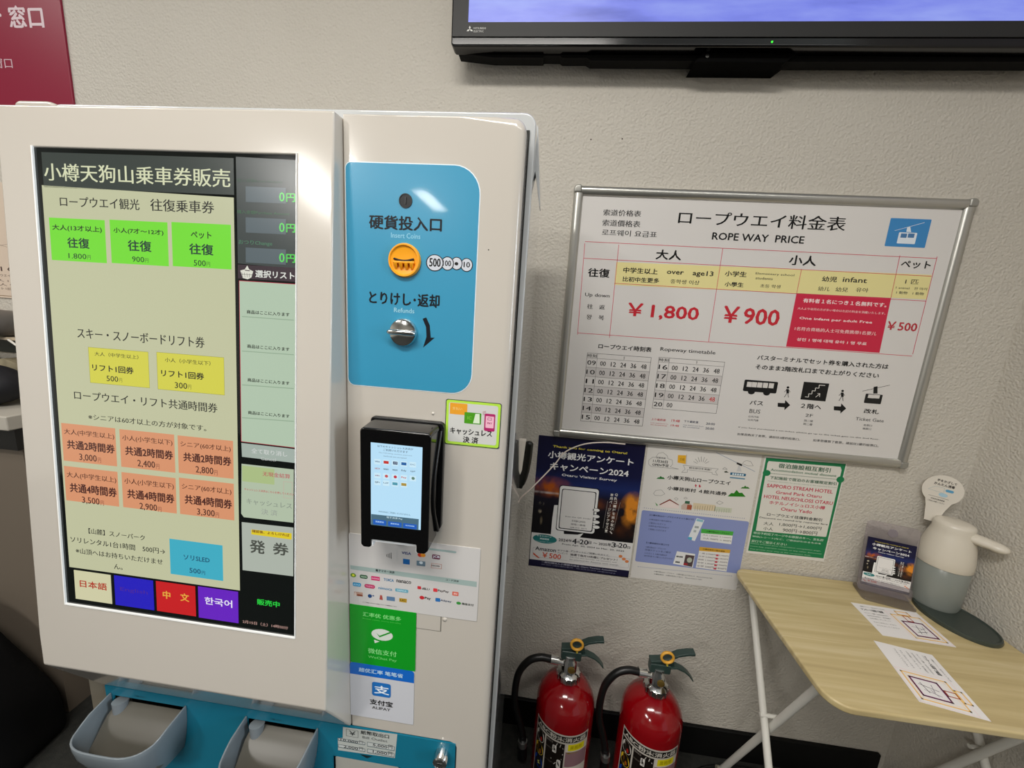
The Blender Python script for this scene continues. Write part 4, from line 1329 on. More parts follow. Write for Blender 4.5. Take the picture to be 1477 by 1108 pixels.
for (x, z, lb_) in ((0.030, 1.775, 'tiny dark nail mark in the wall left of the other mark above the price board'), (0.106, 1.778, 'tiny dark nail mark in the wall right of the other mark above the price board'), (-0.84, 1.775, 'tiny reddish mark on the wall just above the ticket machine top')):
    bm = bmesh.new(); lathe(bm, [(0.0017, 0), (0.0014, 0.0008), (0, 0.001)], 10, (x, 0, z), 'y')
    tag(obj('nail_hole', bm, mat('nail_mark', '#3c2c26', rough=0.8)), lb_, 'nail mark')

# ------------------------------------------------------------------ red sign, top left
sg = empty('counter_sign', (-1.7, 0, 1.85)); tag(sg, 'dark crimson ticket counter sign with white lettering on the wall behind the machine', 'sign')
M_red = mat('crimson_board', '#86062f', rough=0.4)
o = box('board', -2.4, -1.394, -0.006, 0.0, 1.76, 2.35, M_red, sg, bev=0.001)
o.matrix_parent_inverse = sg.matrix_basis.inverted()
for e_ in PRINT['red']:
    P = print_mesh('lettering', [e_], flat((-1.396, -0.0062, 1.75)), sg)
    P.matrix_parent_inverse = sg.matrix_basis.inverted()


def at_world(o, root):
    """keep a child modelled in world space where it is under an Empty that stands elsewhere"""
    o.matrix_parent_inverse = (Matrix.Translation(root.location) @ root.rotation_euler.to_matrix().to_4x4()).inverted()
    return o


def adopt(root):
    for ch in root.children:
        at_world(ch, root)


# ------------------------------------------------------------------ television
tv = empty('television', (0.33, 0, 1.93)); tag(tv, 'large black flat screen television on the wall showing a blue picture', 'television')
bm = bmesh.new()
W0, W1, Z0, Z1 = -0.31, 0.98, 1.930, 2.70
S0, S1, T0, T1 = -0.271, 0.941, 1.975, 2.66
prof_o = rr_pts(W0, Z0, W1, Z1, 0.006, 3)
# bezel frame
for (a, b, c, d) in ((W0 + .004, W1 - .004, 1.947, T0), (W0 + .004, W1 - .004, T1, Z1 - .004), (W0 + .004, S0, T0, T1), (S1, W1 - .004, T0, T1)):
    bx(bm, a, b, -0.082, -0.074, c, d)
obj('bezel', bm, mat('tv_bezel', '#1c1c1b', rough=0.55), tv)
bm = bmesh.new(); prism(bm, rr_pts(W0, Z0, W1, Z1, 0.008, 4), -0.0795, -0.045)
obj('housing', bm, mat('tv_gloss', '#040405', rough=0.15), tv, bev=0.004)
bm = bmesh.new()
prism(bm, [(-0.30, 1.932), (-0.215, 1.924), (-0.10, 1.924), (-0.098, 1.928), (-0.06, 1.928), (-0.055, 1.924), (0.0, 1.924), (0.01, 1.919), (0.25, 1.919), (0.45, 1.919), (0.97, 1.922), (0.975, 1.94), (0.975, 2.6), (-0.3, 2.6)], -0.05, -0.02)
obj('rear_cover', bm, mat('tv_back', '#080807', rough=0.8, spec=0.2), tv)
bm = bmesh.new(); prism(bm, [(0.238, 1.913), (0.428, 1.913), (0.453, 1.934), (0.258, 1.934)], -0.058, -0.0)
obj('mounting_bracket', bm, mat('bracket_black', '#020202', rough=0.85, spec=0.1), tv)
bm = bmesh.new(); lathe(bm, [(0.004, 0), (0.004, 0.002), (0, 0.003)], 14, (0.263, -0.058, 1.924), 'y'); obj('screw', bm, mat('screw_grey', '#6a6a66', rough=0.4, metal=1), tv)
# picture
m = bpy.data.materials.new('tv_picture'); m.use_nodes = True; nt = m.node_tree; p = nt.nodes['Principled BSDF']
tc = nt.nodes.new('ShaderNodeTexCoord'); mp = nt.nodes.new('ShaderNodeMapping'); mp.inputs['Scale'].default_value = (1.2, 1, 6)
mp.inputs['Rotation'].default_value = (0, R(18), 0)
n = nt.nodes.new('ShaderNodeTexNoise'); n.inputs['Scale'].default_value = 3; n.inputs['Detail'].default_value = 6
cr = nt.nodes.new('ShaderNodeValToRGB')
cr.color_ramp.elements[0].position = 0.3; cr.color_ramp.elements[0].color = lin('#4a58b8')
cr.color_ramp.elements[1].position = 0.75; cr.color_ramp.elements[1].color = lin('#97a6ee')
e = cr.color_ramp.elements.new(0.5); e.color = lin('#7480e2')
nt.links.new(tc.outputs['Object'], mp.inputs[0]); nt.links.new(mp.outputs[0], n.inputs['Vector']); nt.links.new(n.outputs['Fac'], cr.inputs[0])
nt.links.new(cr.outputs[0], p.inputs['Emission Color']); p.inputs['Emission Strength'].default_value = 1.0; p.inputs['Base Color'].default_value = (0.01, 0.01, 0.01, 1); p.inputs['Roughness'].default_value = 0.3
box('display', S0, S1, -0.0805, -0.078, T0, T1, m, tv)
print_mesh('maker_mark', PRINT['tv'], flat((-0.31, -0.0822, 1.93)), tv)
bm = bmesh.new(); lathe(bm, [(0.0022, 0), (0.0018, 0.001), (0, 0.0012)], 12, (0.385, -0.0795, 1.939), 'y')
g = ink('#30f030', 1.5); obj('power_light', bm, g, tv)
adopt(tv)

# ------------------------------------------------------------------ price board
pb = empty('price_board', (0.459, 0, 1.01)); tag(pb, 'aluminium framed white ropeway price and timetable board on the wall', 'notice board')
BX, BZ, BB = 0.9176, 1.665, 1.008
box('backing_panel', 0.012, BX - 0.012, -0.010, -0.001, BB + 0.012, BZ - 0.012, mat('board_paper', '#dad7d4', rough=0.22, coat=0.3), pb)


def rail(p0, p1, vertical):
    bm = bmesh.new()
    pr = [(-0.0115, 0.0), (-0.0115, 0.012), (-0.006, 0.017), (0.002, 0.0185), (0.009, 0.016), (0.0115, 0.0105), (0.0115, 0.0)]
    A, B = [], []
    for a, d in pr:
        if vertical:
            A.append(bm.verts.new((p0[0] + a, -d, p0[1]))); B.append(bm.verts.new((p1[0] + a, -d, p1[1])))
        else:
            A.append(bm.verts.new((p0[0], -d, p0[1] + a))); B.append(bm.verts.new((p1[0], -d, p1[1] + a)))
    n = len(pr)
    bm.faces.new(A); bm.faces.new(B[::-1])
    for i in range(n): bm.faces.new([A[i], B[i], B[(i + 1) % n], A[(i + 1) % n]])
    return obj('frame_rail', bm, M_alu, pb, smooth=50)


o_ = 0.0115; cc = 0.018
rail((cc, BZ - o_), (BX - cc, BZ - o_), False); rail((cc, BB + o_), (BX - cc, BB + o_), False)
rail((o_, BB + cc), (o_, BZ - cc), True); rail((BX - o_, BB + cc), (BX - o_, BZ - cc), True)
for (cx, cz, q) in ((0, BZ, 3), (BX, BZ, 2), (0, BB, 0), (BX, BB, 1)):
    x0, x1 = (cx - .001, cx + cc) if cx == 0 else (cx - cc, cx + .001)
    z0, z1 = (cz - cc, cz + .001) if cz > 1.3 else (cz - .001, cz + cc)
    rad = [0, 0, 0, 0]; rad[q] = 0.014
    bm = bmesh.new(); prism(bm, rr_pts(x0, z0, x1, z1, rad, 5), -0.0195, -0.0)
    obj('frame_corner', bm, mat('corner_cap', '#a3a29c', rough=0.35, metal=0.6), pb, bev=0.004)
print_mesh('print', PRINT['board'], flat((0, -0.0101, 1.665)), pb, rough=0.3)
adopt(pb)

# ------------------------------------------------------------------ posters under the board
def night_material():
    m = bpy.data.materials.new('night_canal_print'); m.use_nodes = True; nt = m.node_tree; p = nt.nodes['Principled BSDF']
    p.inputs['Roughness'].default_value = 0.35
    tc = nt.nodes.new('ShaderNodeTexCoord')
    nz = nt.nodes.new('ShaderNodeTexNoise'); nz.inputs['Scale'].default_value = 9; nz.inputs['Detail'].default_value = 5
    nt.links.new(tc.outputs['Generated'], nz.inputs['Vector'])
    sep = nt.nodes.new('ShaderNodeSeparateXYZ'); nt.links.new(tc.outputs['Generated'], sep.inputs[0])
    cr = nt.nodes.new('ShaderNodeValToRGB'); nt.links.new(sep.outputs[2], cr.inputs[0])
    els = [(0.0, '#0c0a10'), (0.42, '#100c10'), (0.58, '#141226'), (0.66, '#1a2a64'), (0.76, '#10123c'), (1.0, '#0c0a30')]
    cr.color_ramp.elements[0].position, cr.color_ramp.elements[0].color = els[0][0], lin(els[0][1])
    cr.color_ramp.elements[1].position, cr.color_ramp.elements[1].color = els[-1][0], lin(els[-1][1])
    for q, h in els[1:-1]:
        e = cr.color_ramp.elements.new(q); e.color = lin(h)
    last = cr.outputs[0]
    for (cx, cz, rx_, rz_, col, k) in ((0.14, 0.63, 0.26, 0.09, '#b85a18', 1.5), (0.95, 0.52, 0.13, 0.15, '#e08c28', 2.6), (0.80, 0.50, 0.10, 0.10, '#8c4818', 1.6), (0.30, 0.585, 0.22, 0.03, '#c87830', 1.2), (0.62, 0.53, 0.16, 0.06, '#7a4018', 1.0), (0.08, 0.5, 0.03, 0.02, '#e8dcc0', 2.5), (0.07, 0.44, 0.02, 0.02, '#d8ccb0', 2.5), (0.09, 0.37, 0.016, 0.04, '#a89878', 1.8), (0.88, 0.36, 0.16, 0.08, '#4c2814', 1.2), (0.05, 0.585, 0.3, 0.012, '#d0d0d0', 1.2)):
        mpn = nt.nodes.new('ShaderNodeMapping'); mpn.vector_type = 'POINT'
        mpn.inputs['Location'].default_value = (-cx / rx_, 0, -cz / rz_); mpn.inputs['Scale'].default_value = (1 / rx_, 0, 1 / rz_)
        nt.links.new(tc.outputs['Generated'], mpn.inputs[0])
        ln = nt.nodes.new('ShaderNodeVectorMath'); ln.operation = 'LENGTH'; nt.links.new(mpn.outputs[0], ln.inputs[0])
        mr = nt.nodes.new('ShaderNodeMapRange'); mr.inputs[1].default_value = 1.0; mr.inputs[2].default_value = 0.0; mr.inputs[3].default_value = 0; mr.inputs[4].default_value = k
        nt.links.new(ln.outputs['Value'], mr.inputs[0])
        mu = nt.nodes.new('ShaderNodeMath'); mu.operation = 'MULTIPLY'; mu.use_clamp = True; nt.links.new(mr.outputs[0], mu.inputs[0])
        m2 = nt.nodes.new('ShaderNodeMapRange'); m2.inputs[1].default_value = 0.35; m2.inputs[2].default_value = 0.65; nt.links.new(nz.outputs['Fac'], m2.inputs[0])
        nt.links.new(m2.outputs[0], mu.inputs[1])
        mx = nt.nodes.new('ShaderNodeMix'); mx.data_type = 'RGBA'; nt.links.new(mu.outputs[0], mx.inputs[0]); nt.links.new(last, mx.inputs[6]); mx.inputs[7].default_value = lin(col)
        last = mx.outputs[2]
    nt.links.new(last, p.inputs['Base Color'])
    return m


M_night = night_material()


def poster(name, x, z, w, h, m, data, label, lay=0.00005):
    r = empty(name, (x + w / 2, 0, z - h)); tag(r, label, 'poster')
    box('sheet', x, x + w, -0.0007, -0.0001, z - h, z, m, r)
    print_mesh('print', data, flat((x, -0.0007, z)), r, rough=0.4, lay=lay)
    adopt(r)
    return r


poster('poster', -0.0395, 1.002, 0.2995, 0.417, M_night, PRINT['survey'], 'dark blue night view visitor survey poster with a drawn hand holding a phone')
poster('poster', 0.266, 1.003, 0.3025, 0.4155, M_paper, PRINT['art'], 'white and lilac ropeway and art village ticket poster with a drawn cable car')
poster('poster', 0.5755, 1.003, 0.209, 0.2925, M_paper, PRINT['green'], 'green bordered hotel guest discount notice with red hotel names')

# white cord hanging over the survey poster
bm = bmesh.new()
tube(bm, smooth_path([(-0.074, -0.20, 0.893), (-0.070, -0.13, 0.872), (-0.041, -0.075, 0.881), (0.0113, -0.03, 0.930), (0.036, -0.02, 0.964), (0.083, -0.0225, 0.993), (0.14, -0.022, 1.005), (0.20, -0.015, 1.0035)], 8), 0.0019, 8)
tag(obj('cord', bm, mat('white_cord', '#e2d6cc', rough=0.4), smooth=60), 'thin white cord arching from the machine over the survey poster to the board', 'cord')

# ------------------------------------------------------------------ ticket machine
KM = empty('ticket_machine', (-0.47, -0.35, 0)); tag(KM, 'large cream touch screen ticket machine with blue coin panel and card terminal', 'ticket machine')
# cabinet behind
bm = bmesh.new(); prism(bm, rr_pts(-1.005, 1.30, -0.915, 1.6535, (0.01, 0.01, 0.025, 0.012), 6), -0.40, -0.21)
obj('left_shell', bm, M_white, KM, bev=0.006)
box('shell_link', -0.93, -0.835, -0.39, -0.23, 1.32, 1.60, M_white, KM)
bm = bmesh.new(); prism(bm, rr_pts(-0.842, 0.0, -0.0735, 1.618, (0, 0, 0.018, 0.018), 6), -0.4655, -0.20)
obj('cabinet', bm, M_side, KM, bev=0.003)
box('door_gasket', -0.84, -0.0818, -0.4682, -0.4650, 0.015, 1.594, mat('gasket', '#15150f', rough=0.7), KM)
# little back cover sticking out at the top right
bm = bmesh.new(); prism(bm, [(-0.076, 1.622), (-0.0735, 1.618), (-0.0620, 1.507), (-0.0632, 1.506), (-0.0735, 1.556), (-0.076, 1.56)], -0.422, -0.395)
obj('back_cover', bm, M_side, KM, bev=0.001)
# right-hand door, L shaped round the teal panel
T = 0.577
ol = [(-0.335, T), (-0.150, T), (-0.142, T - 0.003), (-0.1385, T - 0.010), (-0.1385, 0.02), (-0.083, 0.02)] + [(-0.083 - 0.016 + 0.016 * math.cos(R(a)), 1.593 - 0.016 + 0.016 * math.sin(R(a))) for a in range(0, 91, 15)] + [(-0.335, 1.593)]
bm = bmesh.new(); prism(bm, ol, -0.51, -0.468)
dr = obj('coin_door', bm, M_white, KM)
for f in dr.data.polygons: f.use_smooth = True
bw = dr.data.attributes.new('bevel_weight_edge', 'FLOAT', 'EDGE')
for i, e in enumerate(dr.data.edges):
    a, b = (dr.data.vertices[v].co for v in e.vertices)
    if abs(a.y + 0.51) < 1e-5 and abs(b.y + 0.51) < 1e-5:
        w_ = 1.0 if (a.x > -0.1 and b.x > -0.1) else 0.25
        bw.data[i].value = w_
md = dr.modifiers.new('bevel', 'BEVEL'); md.width = 0.014; md.segments = 6; md.limit_method = 'WEIGHT'
wn = dr.modifiers.new('wn', 'WEIGHTED_NORMAL')

# screen housing: tilted face, inner lip, chamfer and sloping underside
tt = math.tan(0.065)
zt, zc = 1.587, 0.758
hx0, hx1 = -0.846, -0.335
yf = lambda z: -0.528 - (zt - z) * tt
sx0, sx1, sz0, sz1 = -0.7885, -0.3875, 0.823, 1.5305
bm = bmesh.new()
xs = [hx0, sx0, sx1, hx1]; zs = [zt, sz1, sz0, zc]
G = [[bm.verts.new((x, yf(z), z)) for x in xs] for z in zs]
for j in range(3):
    for i in range(3):
        if (i, j) == (1, 1): continue
        bm.faces.new([G[j][i], G[j + 1][i], G[j + 1][i + 1], G[j][i + 1]])
# recess walls
rec = [G[1][1], G[1][2], G[2][2], G[2][1]]
inn = [bm.verts.new(v.co + Vector((0, 0.006, 0))) for v in rec]
for i in range(4): bm.faces.new([rec[i], rec[(i + 1) % 4], inn[(i + 1) % 4], inn[i]])
bm.faces.new(inn)
loL, loR = [], []
for (y, z) in ((-0.586, 0.703), (-0.511, 0.578), (-0.462, 0.578)):
    loL.append(bm.verts.new((hx0 + (0.004 if z < .75 else 0), y, z))); loR.append(bm.verts.new((hx1, y, z)))
topL = bm.verts.new((hx0, -0.462, zt + 0.004)); topR = bm.verts.new((hx1, -0.462, zt + 0.004))
lowrow = G[3]
bm.faces.new([lowrow[0], loL[0], loR[0], lowrow[3], lowrow[2], lowrow[1]])
bm.faces.new([loL[0], loL[1], loR[1], loR[0]]); bm.faces.new([loL[1], loL[2], loR[2], loR[1]])
bm.faces.new([G[0][0], G[0][1], G[0][2], G[0][3], topR, topL])
bm.faces.new([G[0][0], topL, loL[2], loL[1], loL[0], G[3][0], G[2][0], G[1][0]])
bm.faces.new([G[0][3], G[1][3], G[2][3], G[3][3], loR[0], loR[1], loR[2], topR])
bm.faces.new([topL, topR, loR[2], loL[2]])
hs = obj('screen_housing', bm, M_white, KM, bev=0.003, seg=3)
# lip round the glass
bm = bmesh.new()
lw = 0.0022
def lipbar(x0, x1, z0, z1):
    vs = [bm.verts.new((x, yf(z) + dy, z)) for x in (x0, x1) for z in (z0, z1) for dy in (-0.0012, 0.004)]
    for idx in ((0, 1, 3, 2), (4, 6, 7, 5), (0, 4, 5, 1), (2, 3, 7, 6), (0, 2, 6, 4), (1, 5, 7, 3)):
        bm.faces.new([vs[i] for i in idx])
lipbar(sx0 - lw, sx0, sz0 - lw, sz1 + lw); lipbar(sx1, sx1 + lw * .3, sz0 - lw, sz1 + lw); lipbar(sx0, sx1, sz0 - lw, sz0)
obj('screen_lip', bm, mat('white_lip', '#f4f4f2', rough=0.2), KM)
# glass and picture
bm = bmesh.new()
vs = [bm.verts.new((x, yf(z) + dy, z)) for x in (sx0, sx1) for z in (sz0, sz1) for dy in (0.0012, 0.0055)]
for idx in ((0, 1, 3, 2), (4, 6, 7, 5), (0, 4, 5, 1), (2, 3, 7, 6), (0, 2, 6, 4), (1, 5, 7, 3)): bm.faces.new([vs[i] for i in idx])
ds = obj('display', bm, mat('display_glass', '#0e1211', rough=0.06, spec=0.5), KM)
st, ct = math.sin(0.065), math.cos(0.065)
print_mesh('screen_picture', PRINT['screen'], flat((-0.789, -0.531 + 0.0002, 1.531), (1, 0, 0), (0, st, ct)), KM, glow=0.85)

# blue coin panel with its fittings
cp = bmesh.new(); prism(cp, rr_pts(-0.3300, 1.2185, -0.1405, 1.531, (0.010, 0.030, 0.036, 0.008), 8), -0.5108, -0.5098)
cpo = obj('coin_panel', cp, M_cyan, KM)
bm = bmesh.new(); prism(bm, rr_pts(-0.3313, 1.2172, -0.1392, 1.5323, (0.011, 0.031, 0.037, 0.009), 8), -0.5104, -0.5098)
obj('panel_border', bm, mat('pale_border', '#dfe8ec', rough=0.3), cpo)
print_mesh('lettering', PRINT['coin'], flat((-0.335, -0.5108, 0.575)), cpo, rough=0.4)
kx = -0.335
bm = bmesh.new(); lathe(bm, [(0.0095, 0), (0.0095, 0.0012), (0.0082, 0.0012), (0.0082, 0.0006), (0, 0.0006)], 28, (kx + 0.0915, -0.5106, 1.484), 'y')
ko = obj('key_lock', bm, mat('lock_dark', '#101214', rough=0.3, metal=0.3), KM, smooth=30)
bm = bmesh.new(); bx(bm, kx + .0905, kx + .0925, -0.5122, -0.511, 1.4795, 1.4885); obj('key_slit', bm, mat('slit', '#2c2e30', rough=0.5), ko)
# yellow coin slot
yc = (kx + 0.0915, -0.5108, 1.4045)
M_yel = mat('yellow_plastic', '#f5a313', rough=0.35)
bm = bmesh.new(); lathe(bm, [(0.0235, 0), (0.0235, 0.003), (0.0222, 0.0055), (0.0205, 0.0055), (0.0195, 0.0035), (0.012, 0.0022), (0, 0.0018)], 40, yc, 'y')
cs = obj('coin_slot', bm, M_yel, KM, smooth=50)
bm = bmesh.new(); tube(bm, smooth_path([(yc[0] - .0145, -0.5152, yc[2] + .0015), (yc[0] - .005, -0.516, yc[2] - .0006), (yc[0] + .005, -0.516, yc[2] - .0006), (yc[0] + .0145, -0.5152, yc[2] + .002)], 5), 0.0015, 8)
obj('slot_opening', bm, mat('slot_black', '#1c1206', rough=0.7), cs)
bm = bmesh.new()
prism(bm, [(yc[0] - .0155, yc[2] - .0015), (yc[0] + .0155, yc[2] - .001), (yc[0] + .0155, yc[2] - .0045), (yc[0] - .0155, yc[2] - .005)], -0.5175, -0.512)
obj('slot_ledge', bm, M_yel, cs, bev=0.001)
for k in range(4):
    bm = bmesh.new(); x = yc[0] - .0118 + k * .0078
    tube(bm, [(x, -0.5165, yc[2] - .003), (x, -0.5155, yc[2] - .008), (x, -0.5132, yc[2] - .0125)], [0.0027, 0.0026, 0.0012], 10); obj('rib', bm, M_yel, cs, smooth=50)
# chrome return knob
bc = (kx + 0.0915, -0.5108, 1.303)
bm = bmesh.new(); lathe(bm, [(0.0205, 0), (0.0205, 0.004), (0.019, 0.007), (0.017, 0.0078), (0, 0.0078)], 40, bc, 'y')
kn = obj('return_knob', bm, M_chrome, KM, smooth=40)
bm = bmesh.new(); tube(bm, smooth_path([(bc[0] - .021, -0.5215, bc[2]), (bc[0] - .010, -0.5245, bc[2] + .0005), (bc[0], -0.526, bc[2] + .001), (bc[0] + .010, -0.5245, bc[2] + .0005), (bc[0] + .021, -0.5205, bc[2])], 4), [0.002] + [0.0038] * 15 + [0.002], 12)
obj('knob_wing', bm, M_chrome, kn, smooth=60)

# cashless sticker
bm = bmesh.new(); prism(bm, rr_pts(-0.1741, 1.1375, -0.0985, 1.2073, 0.003, 3), -0.5104, -0.5099)
stk = obj('cashless_sticker', bm, mat('sticker_edge', '#b4e04a', rough=0.3), KM); tag(stk, 'lime edged cashless payment sticker')
print_mesh('print', PRINT['sticker'], flat((-0.335, -0.5105, 0.575)), stk, rough=0.35)

# card brand plate
bm = bmesh.new(); prism(bm, rr_pts(-0.3335, 0.8345, -0.1125, 0.968, 0.002, 3), -0.5112, -0.5099)
pl = obj('brand_plate', bm, mat('plate_paper', '#cfccca', rough=0.25, coat=0.3), KM); tag(pl, 'pale plate printed with rows of card and payment marks')
print_mesh('print', PRINT['plate'], flat((-0.335, -0.5112, 0.575)), pl, rough=0.3)
bm = bmesh.new(); prism(bm, rr_pts(-0.3332, 0.7185, -0.2158, 0.8352, 0.001, 2), -0.5118, -0.5099)
wc = obj('green_pay_card', bm, mat('card_green', '#109a22', rough=0.2), KM); tag(wc, 'green mobile payment card')
print_mesh('print', PRINT['wechat'], flat((-0.335, -0.5118, 0.575)), wc, rough=0.3)
bm = bmesh.new(); prism(bm, rr_pts(-0.3345, 0.6045, -0.2172, 0.7183, (0.001, 0.001, 0.005, 0.005), 3), -0.5116, -0.5099)
al = obj('blue_pay_card', bm, mat('card_white', '#cdced4', rough=0.25), KM); tag(al, 'white and blue mobile payment card')
bm = bmesh.new(); prism(bm, rr_pts(-0.3345, 0.694, -0.2172, 0.7183, (0, 0, 0.005, 0.005), 3), -0.5119, -0.5116)
obj('card_header', bm, mat('card_blue', '#1668c8', rough=0.25), al)
print_mesh('print', PRINT['alipay'], flat((-0.335, -0.5120, 0.575)), al, rough=0.3)
# small cover plate right of the green card
bm = bmesh.new(); bx(bm, -0.2155, -0.1742, -0.5106, -0.5099, 0.8055, 0.8345)
obj('inspection_cover', bm, M_white, KM)
bm = bmesh.new(); bx(bm, -0.2165, -0.1725, -0.5103, -0.5099, 0.8043, 0.8345)
obj('cover_joint', bm, mat('joint', '#77736a', rough=0.6), KM)
for (x, z, r_) in ((-0.167, 0.829, 0.004), (-0.197, 1.184, 0.0025)):
    bm = bmesh.new(); lathe(bm, [(r_, 0), (r_ * .8, 0.0012), (0, 0.0018)], 16, (x, -0.51, z), 'y'); obj('button_cap', bm, M_white, KM, smooth=60)
bm = bmesh.new(); lathe(bm, [(0.0009, 0), (0.0006, 0.0004), (0, 0.0005)], 10, (-0.1245, -0.51, 1.425), 'y'); obj('pin_hole', bm, M_black, KM)

# card terminal
ol_b = rr_pts(-0.2908, 0.996, -0.1762, 1.1735, (0.006, 0.010, 0.008, 0.006), 5)
bm = bmesh.new(); prism(bm, ol_b, -0.5205, -0.5112)
tm = obj('card_terminal', bm, M_black, KM, bev=0.0015); tag(tm, 'black card payment terminal with a lit pale blue screen')
ol = [(-0.2862, 0.987), (-0.282, 0.983), (-0.272, 0.983), (-0.2705, 0.986), (-0.2705, 0.9965), (-0.2012, 0.9965), (-0.2012, 0.986), (-0.1995, 0.983), (-0.188, 0.983), (-0.1825, 0.989)] + rr_pts(-0.2862, 1.0, -0.1825, 1.1695, (0, 0, 0.006, 0.006), 5)[2:]
bm = bmesh.new(); prism(bm, ol, -0.5633, -0.5200)
for v in bm.verts:
    if v.co.y > -0.53 and v.co.z > 1.0: v.co.x = -0.2335 + (v.co.x + 0.2335) * 1.035; v.co.z += 0.0015
obj('front_shell', bm, M_gloss, tm, bev=0.0025)
bm = bmesh.new(); tube(bm, smooth_path([(-0.1800, -0.524, 1.162), (-0.1812, -0.545, 1.10), (-0.1812, -0.546, 1.05), (-0.1800, -0.524, 1.000)], 5), 0.0028, 8); obj('side_ridge', bm, M_black, tm, smooth=60)
bm = bmesh.new(); bx(bm, -0.2702, -0.2008, -0.5600, -0.5112, 0.9925, 0.9962); bx(bm, -0.2702, -0.2688, -0.5600, -0.5112, 0.985, 0.993); bx(bm, -0.2022, -0.2008, -0.5600, -0.5112, 0.983, 0.993)
obj('terminal_bracket', bm, mat('bracket_white', '#eceef0', rough=0.3), tm)
print_mesh('screen_picture', PRINT['term'], flat((-0.2855, -0.5634, 0.985)), tm, glow=1.0)

# lower body, teal panel with openings
M_low = mat('lower_body_paint', '#6e685c', rough=0.4)
box('lower_cabinet', -0.868, -0.141, -0.470, -0.20, 0.0, 0.572, mat('lower_inside', '#2c2b27', rough=0.6), KM)
box('side_panel', -0.878, -0.838, -0.508, -0.20, 0.0, 0.640, M_low, KM, bev=0.002)
bm = bmesh.new()
tx = [-0.838, -0.822, -0.668, -0.540, -0.402, -0.371, -0.240, -0.1385]; tz = [0.577, 0.557, 0.530, 0.5035, 0.20, 0.03]
holes = {(1, 1), (3, 1), (5, 3)}
V = {}
def tv_(i, j, y):
    if (i, j, y) not in V: V[(i, j, y)] = bm.verts.new((tx[i], y, tz[j]))
    return V[(i, j, y)]
cells = {(i, j) for i in range(7) for j in range(5)} - holes
for (i, j) in cells:
    for y in (-0.5112, -0.5085): bm.faces.new([tv_(i, j, y), tv_(i, j + 1, y), tv_(i + 1, j + 1, y), tv_(i + 1, j, y)])
    for (di, dj, a, b) in ((-1, 0, (i, j), (i, j + 1)), (1, 0, (i + 1, j), (i + 1, j + 1)), (0, -1, (i, j), (i + 1, j)), (0, 1, (i, j + 1), (i + 1, j + 1))):
        if (i + di, j + dj) not in cells:
            bm.faces.new([tv_(*a, -0.5112), tv_(*b, -0.5112), tv_(*b, -0.5085), tv_(*a, -0.5085)])
tp = obj('teal_panel', bm, M_teal, KM)
print_mesh('lettering', PRINT['bill'], flat((-0.335, -0.5113, 0.2)), tp, rough=0.4)
WARN = [['t', 'ご注意ください', 46, -1, 70, 3, '#0c3c48', 0, 2]]
for x in (-0.822, -0.540): print_mesh('lettering', WARN, flat((x, -0.5113, 0.563)), tp, rough=0.4)['kind'] = 'stuff'
# black recess and plate of the bill outlet
bm = bmesh.new(); prism(bm, rr_pts(-0.367, 0.20, -0.244, 0.5015, 0.003, 3), -0.5100, -0.480); obj('bill_plate', bm, mat('grey_plate', '#a9a79f', rough=0.4), KM, bev=0.002)
# chrome lock
bm = bmesh.new(); lathe(bm, [(0.0135, 0), (0.0135, 0.006), (0.0125, 0.016), (0.0105, 0.0175), (0.0105, 0.0165), (0, 0.0165)], 28, (-0.1625, -0.5112, 0.551), 'y')
lk = obj('cylinder_lock', bm, M_chrome, KM, smooth=40)
bm = bmesh.new(); bx(bm, -0.1665, -0.1585, -0.5282, -0.5275, 0.5500, 0.5522); obj('key_slit', bm, M_black, lk)


def tray(xl, xr):
    """translucent grey coin and ticket scoop"""
    bm = bmesh.new(); rings = []
    n = 22
    for j, s in enumerate((0, 0.12, 0.35, 0.65, 0.9, 1.0)):
        zc_ = 0.548 - 0.085 * s
        inx = 0.004 + 0.022 * s * s; dep = 0.088 - 0.030 * s * s
        ring = []
        w = (xr - xl) / 2 - inx * 0.6; cx = (xl + xr) / 2
        for k in range(n + 1):
            t = -1 + 2 * k / n
            a = t * math.pi / 2
            # superellipse front
            px = cx + w * math.copysign(abs(math.sin(a)) ** 0.55, a)
            py = -0.5115 - dep * abs(math.cos(a)) ** 0.45
            lift = 0.014 * max(0, (abs(t) - 0.72) / 0.28) ** 1.5 * (1 - s)
            ring.append(bm.verts.new((px, py, zc_ + lift)))
        rings.append(ring)
    for A, B in zip(rings, rings[1:]):
        for k in range(n): bm.faces.new([A[k], A[k + 1], B[k + 1], B[k]])
    bm.faces.new(rings[-1])
    o = obj('coin_tray', bm, mat('tray_plastic', '#737b80', rough=0.25), KM, smooth=60)
    sd = o.modifiers.new('solid', 'SOLIDIFY'); sd.thickness = 0.003; sd.offset = 0
    bv = o.modifiers.new('bevel', 'BEVEL'); bv.width = 0.0008; bv.segments = 2
    bm = bmesh.new(); prism(bm, [(-0.5065, 0.540), (-0.5065, 0.544), (-0.530, 0.532), (-0.566, 0.492), (-0.570, 0.478), (-0.5125, 0.478), (-0.5125, 0.53)], xl + 0.012, xr - 0.012, 'x')
    obj('chute_floor', bm, mat('chute_grey', '#55524a', rough=0.35), o, bev=0.002)
    bm = bmesh.new(); tube(bm, [(xl + .026, -0.5145, 0.552), (xl + .027, -0.518, 0.53), (xl + .03, -0.526, 0.500)], [0.013, 0.0105, 0.006], 16)
    obj('tray_guide', bm, mat('tray_plastic2', '#767c80', rough=0.25), o, smooth=60)
    return o


tray(-0.829, -0.664); tray(-0.544, -0.397)
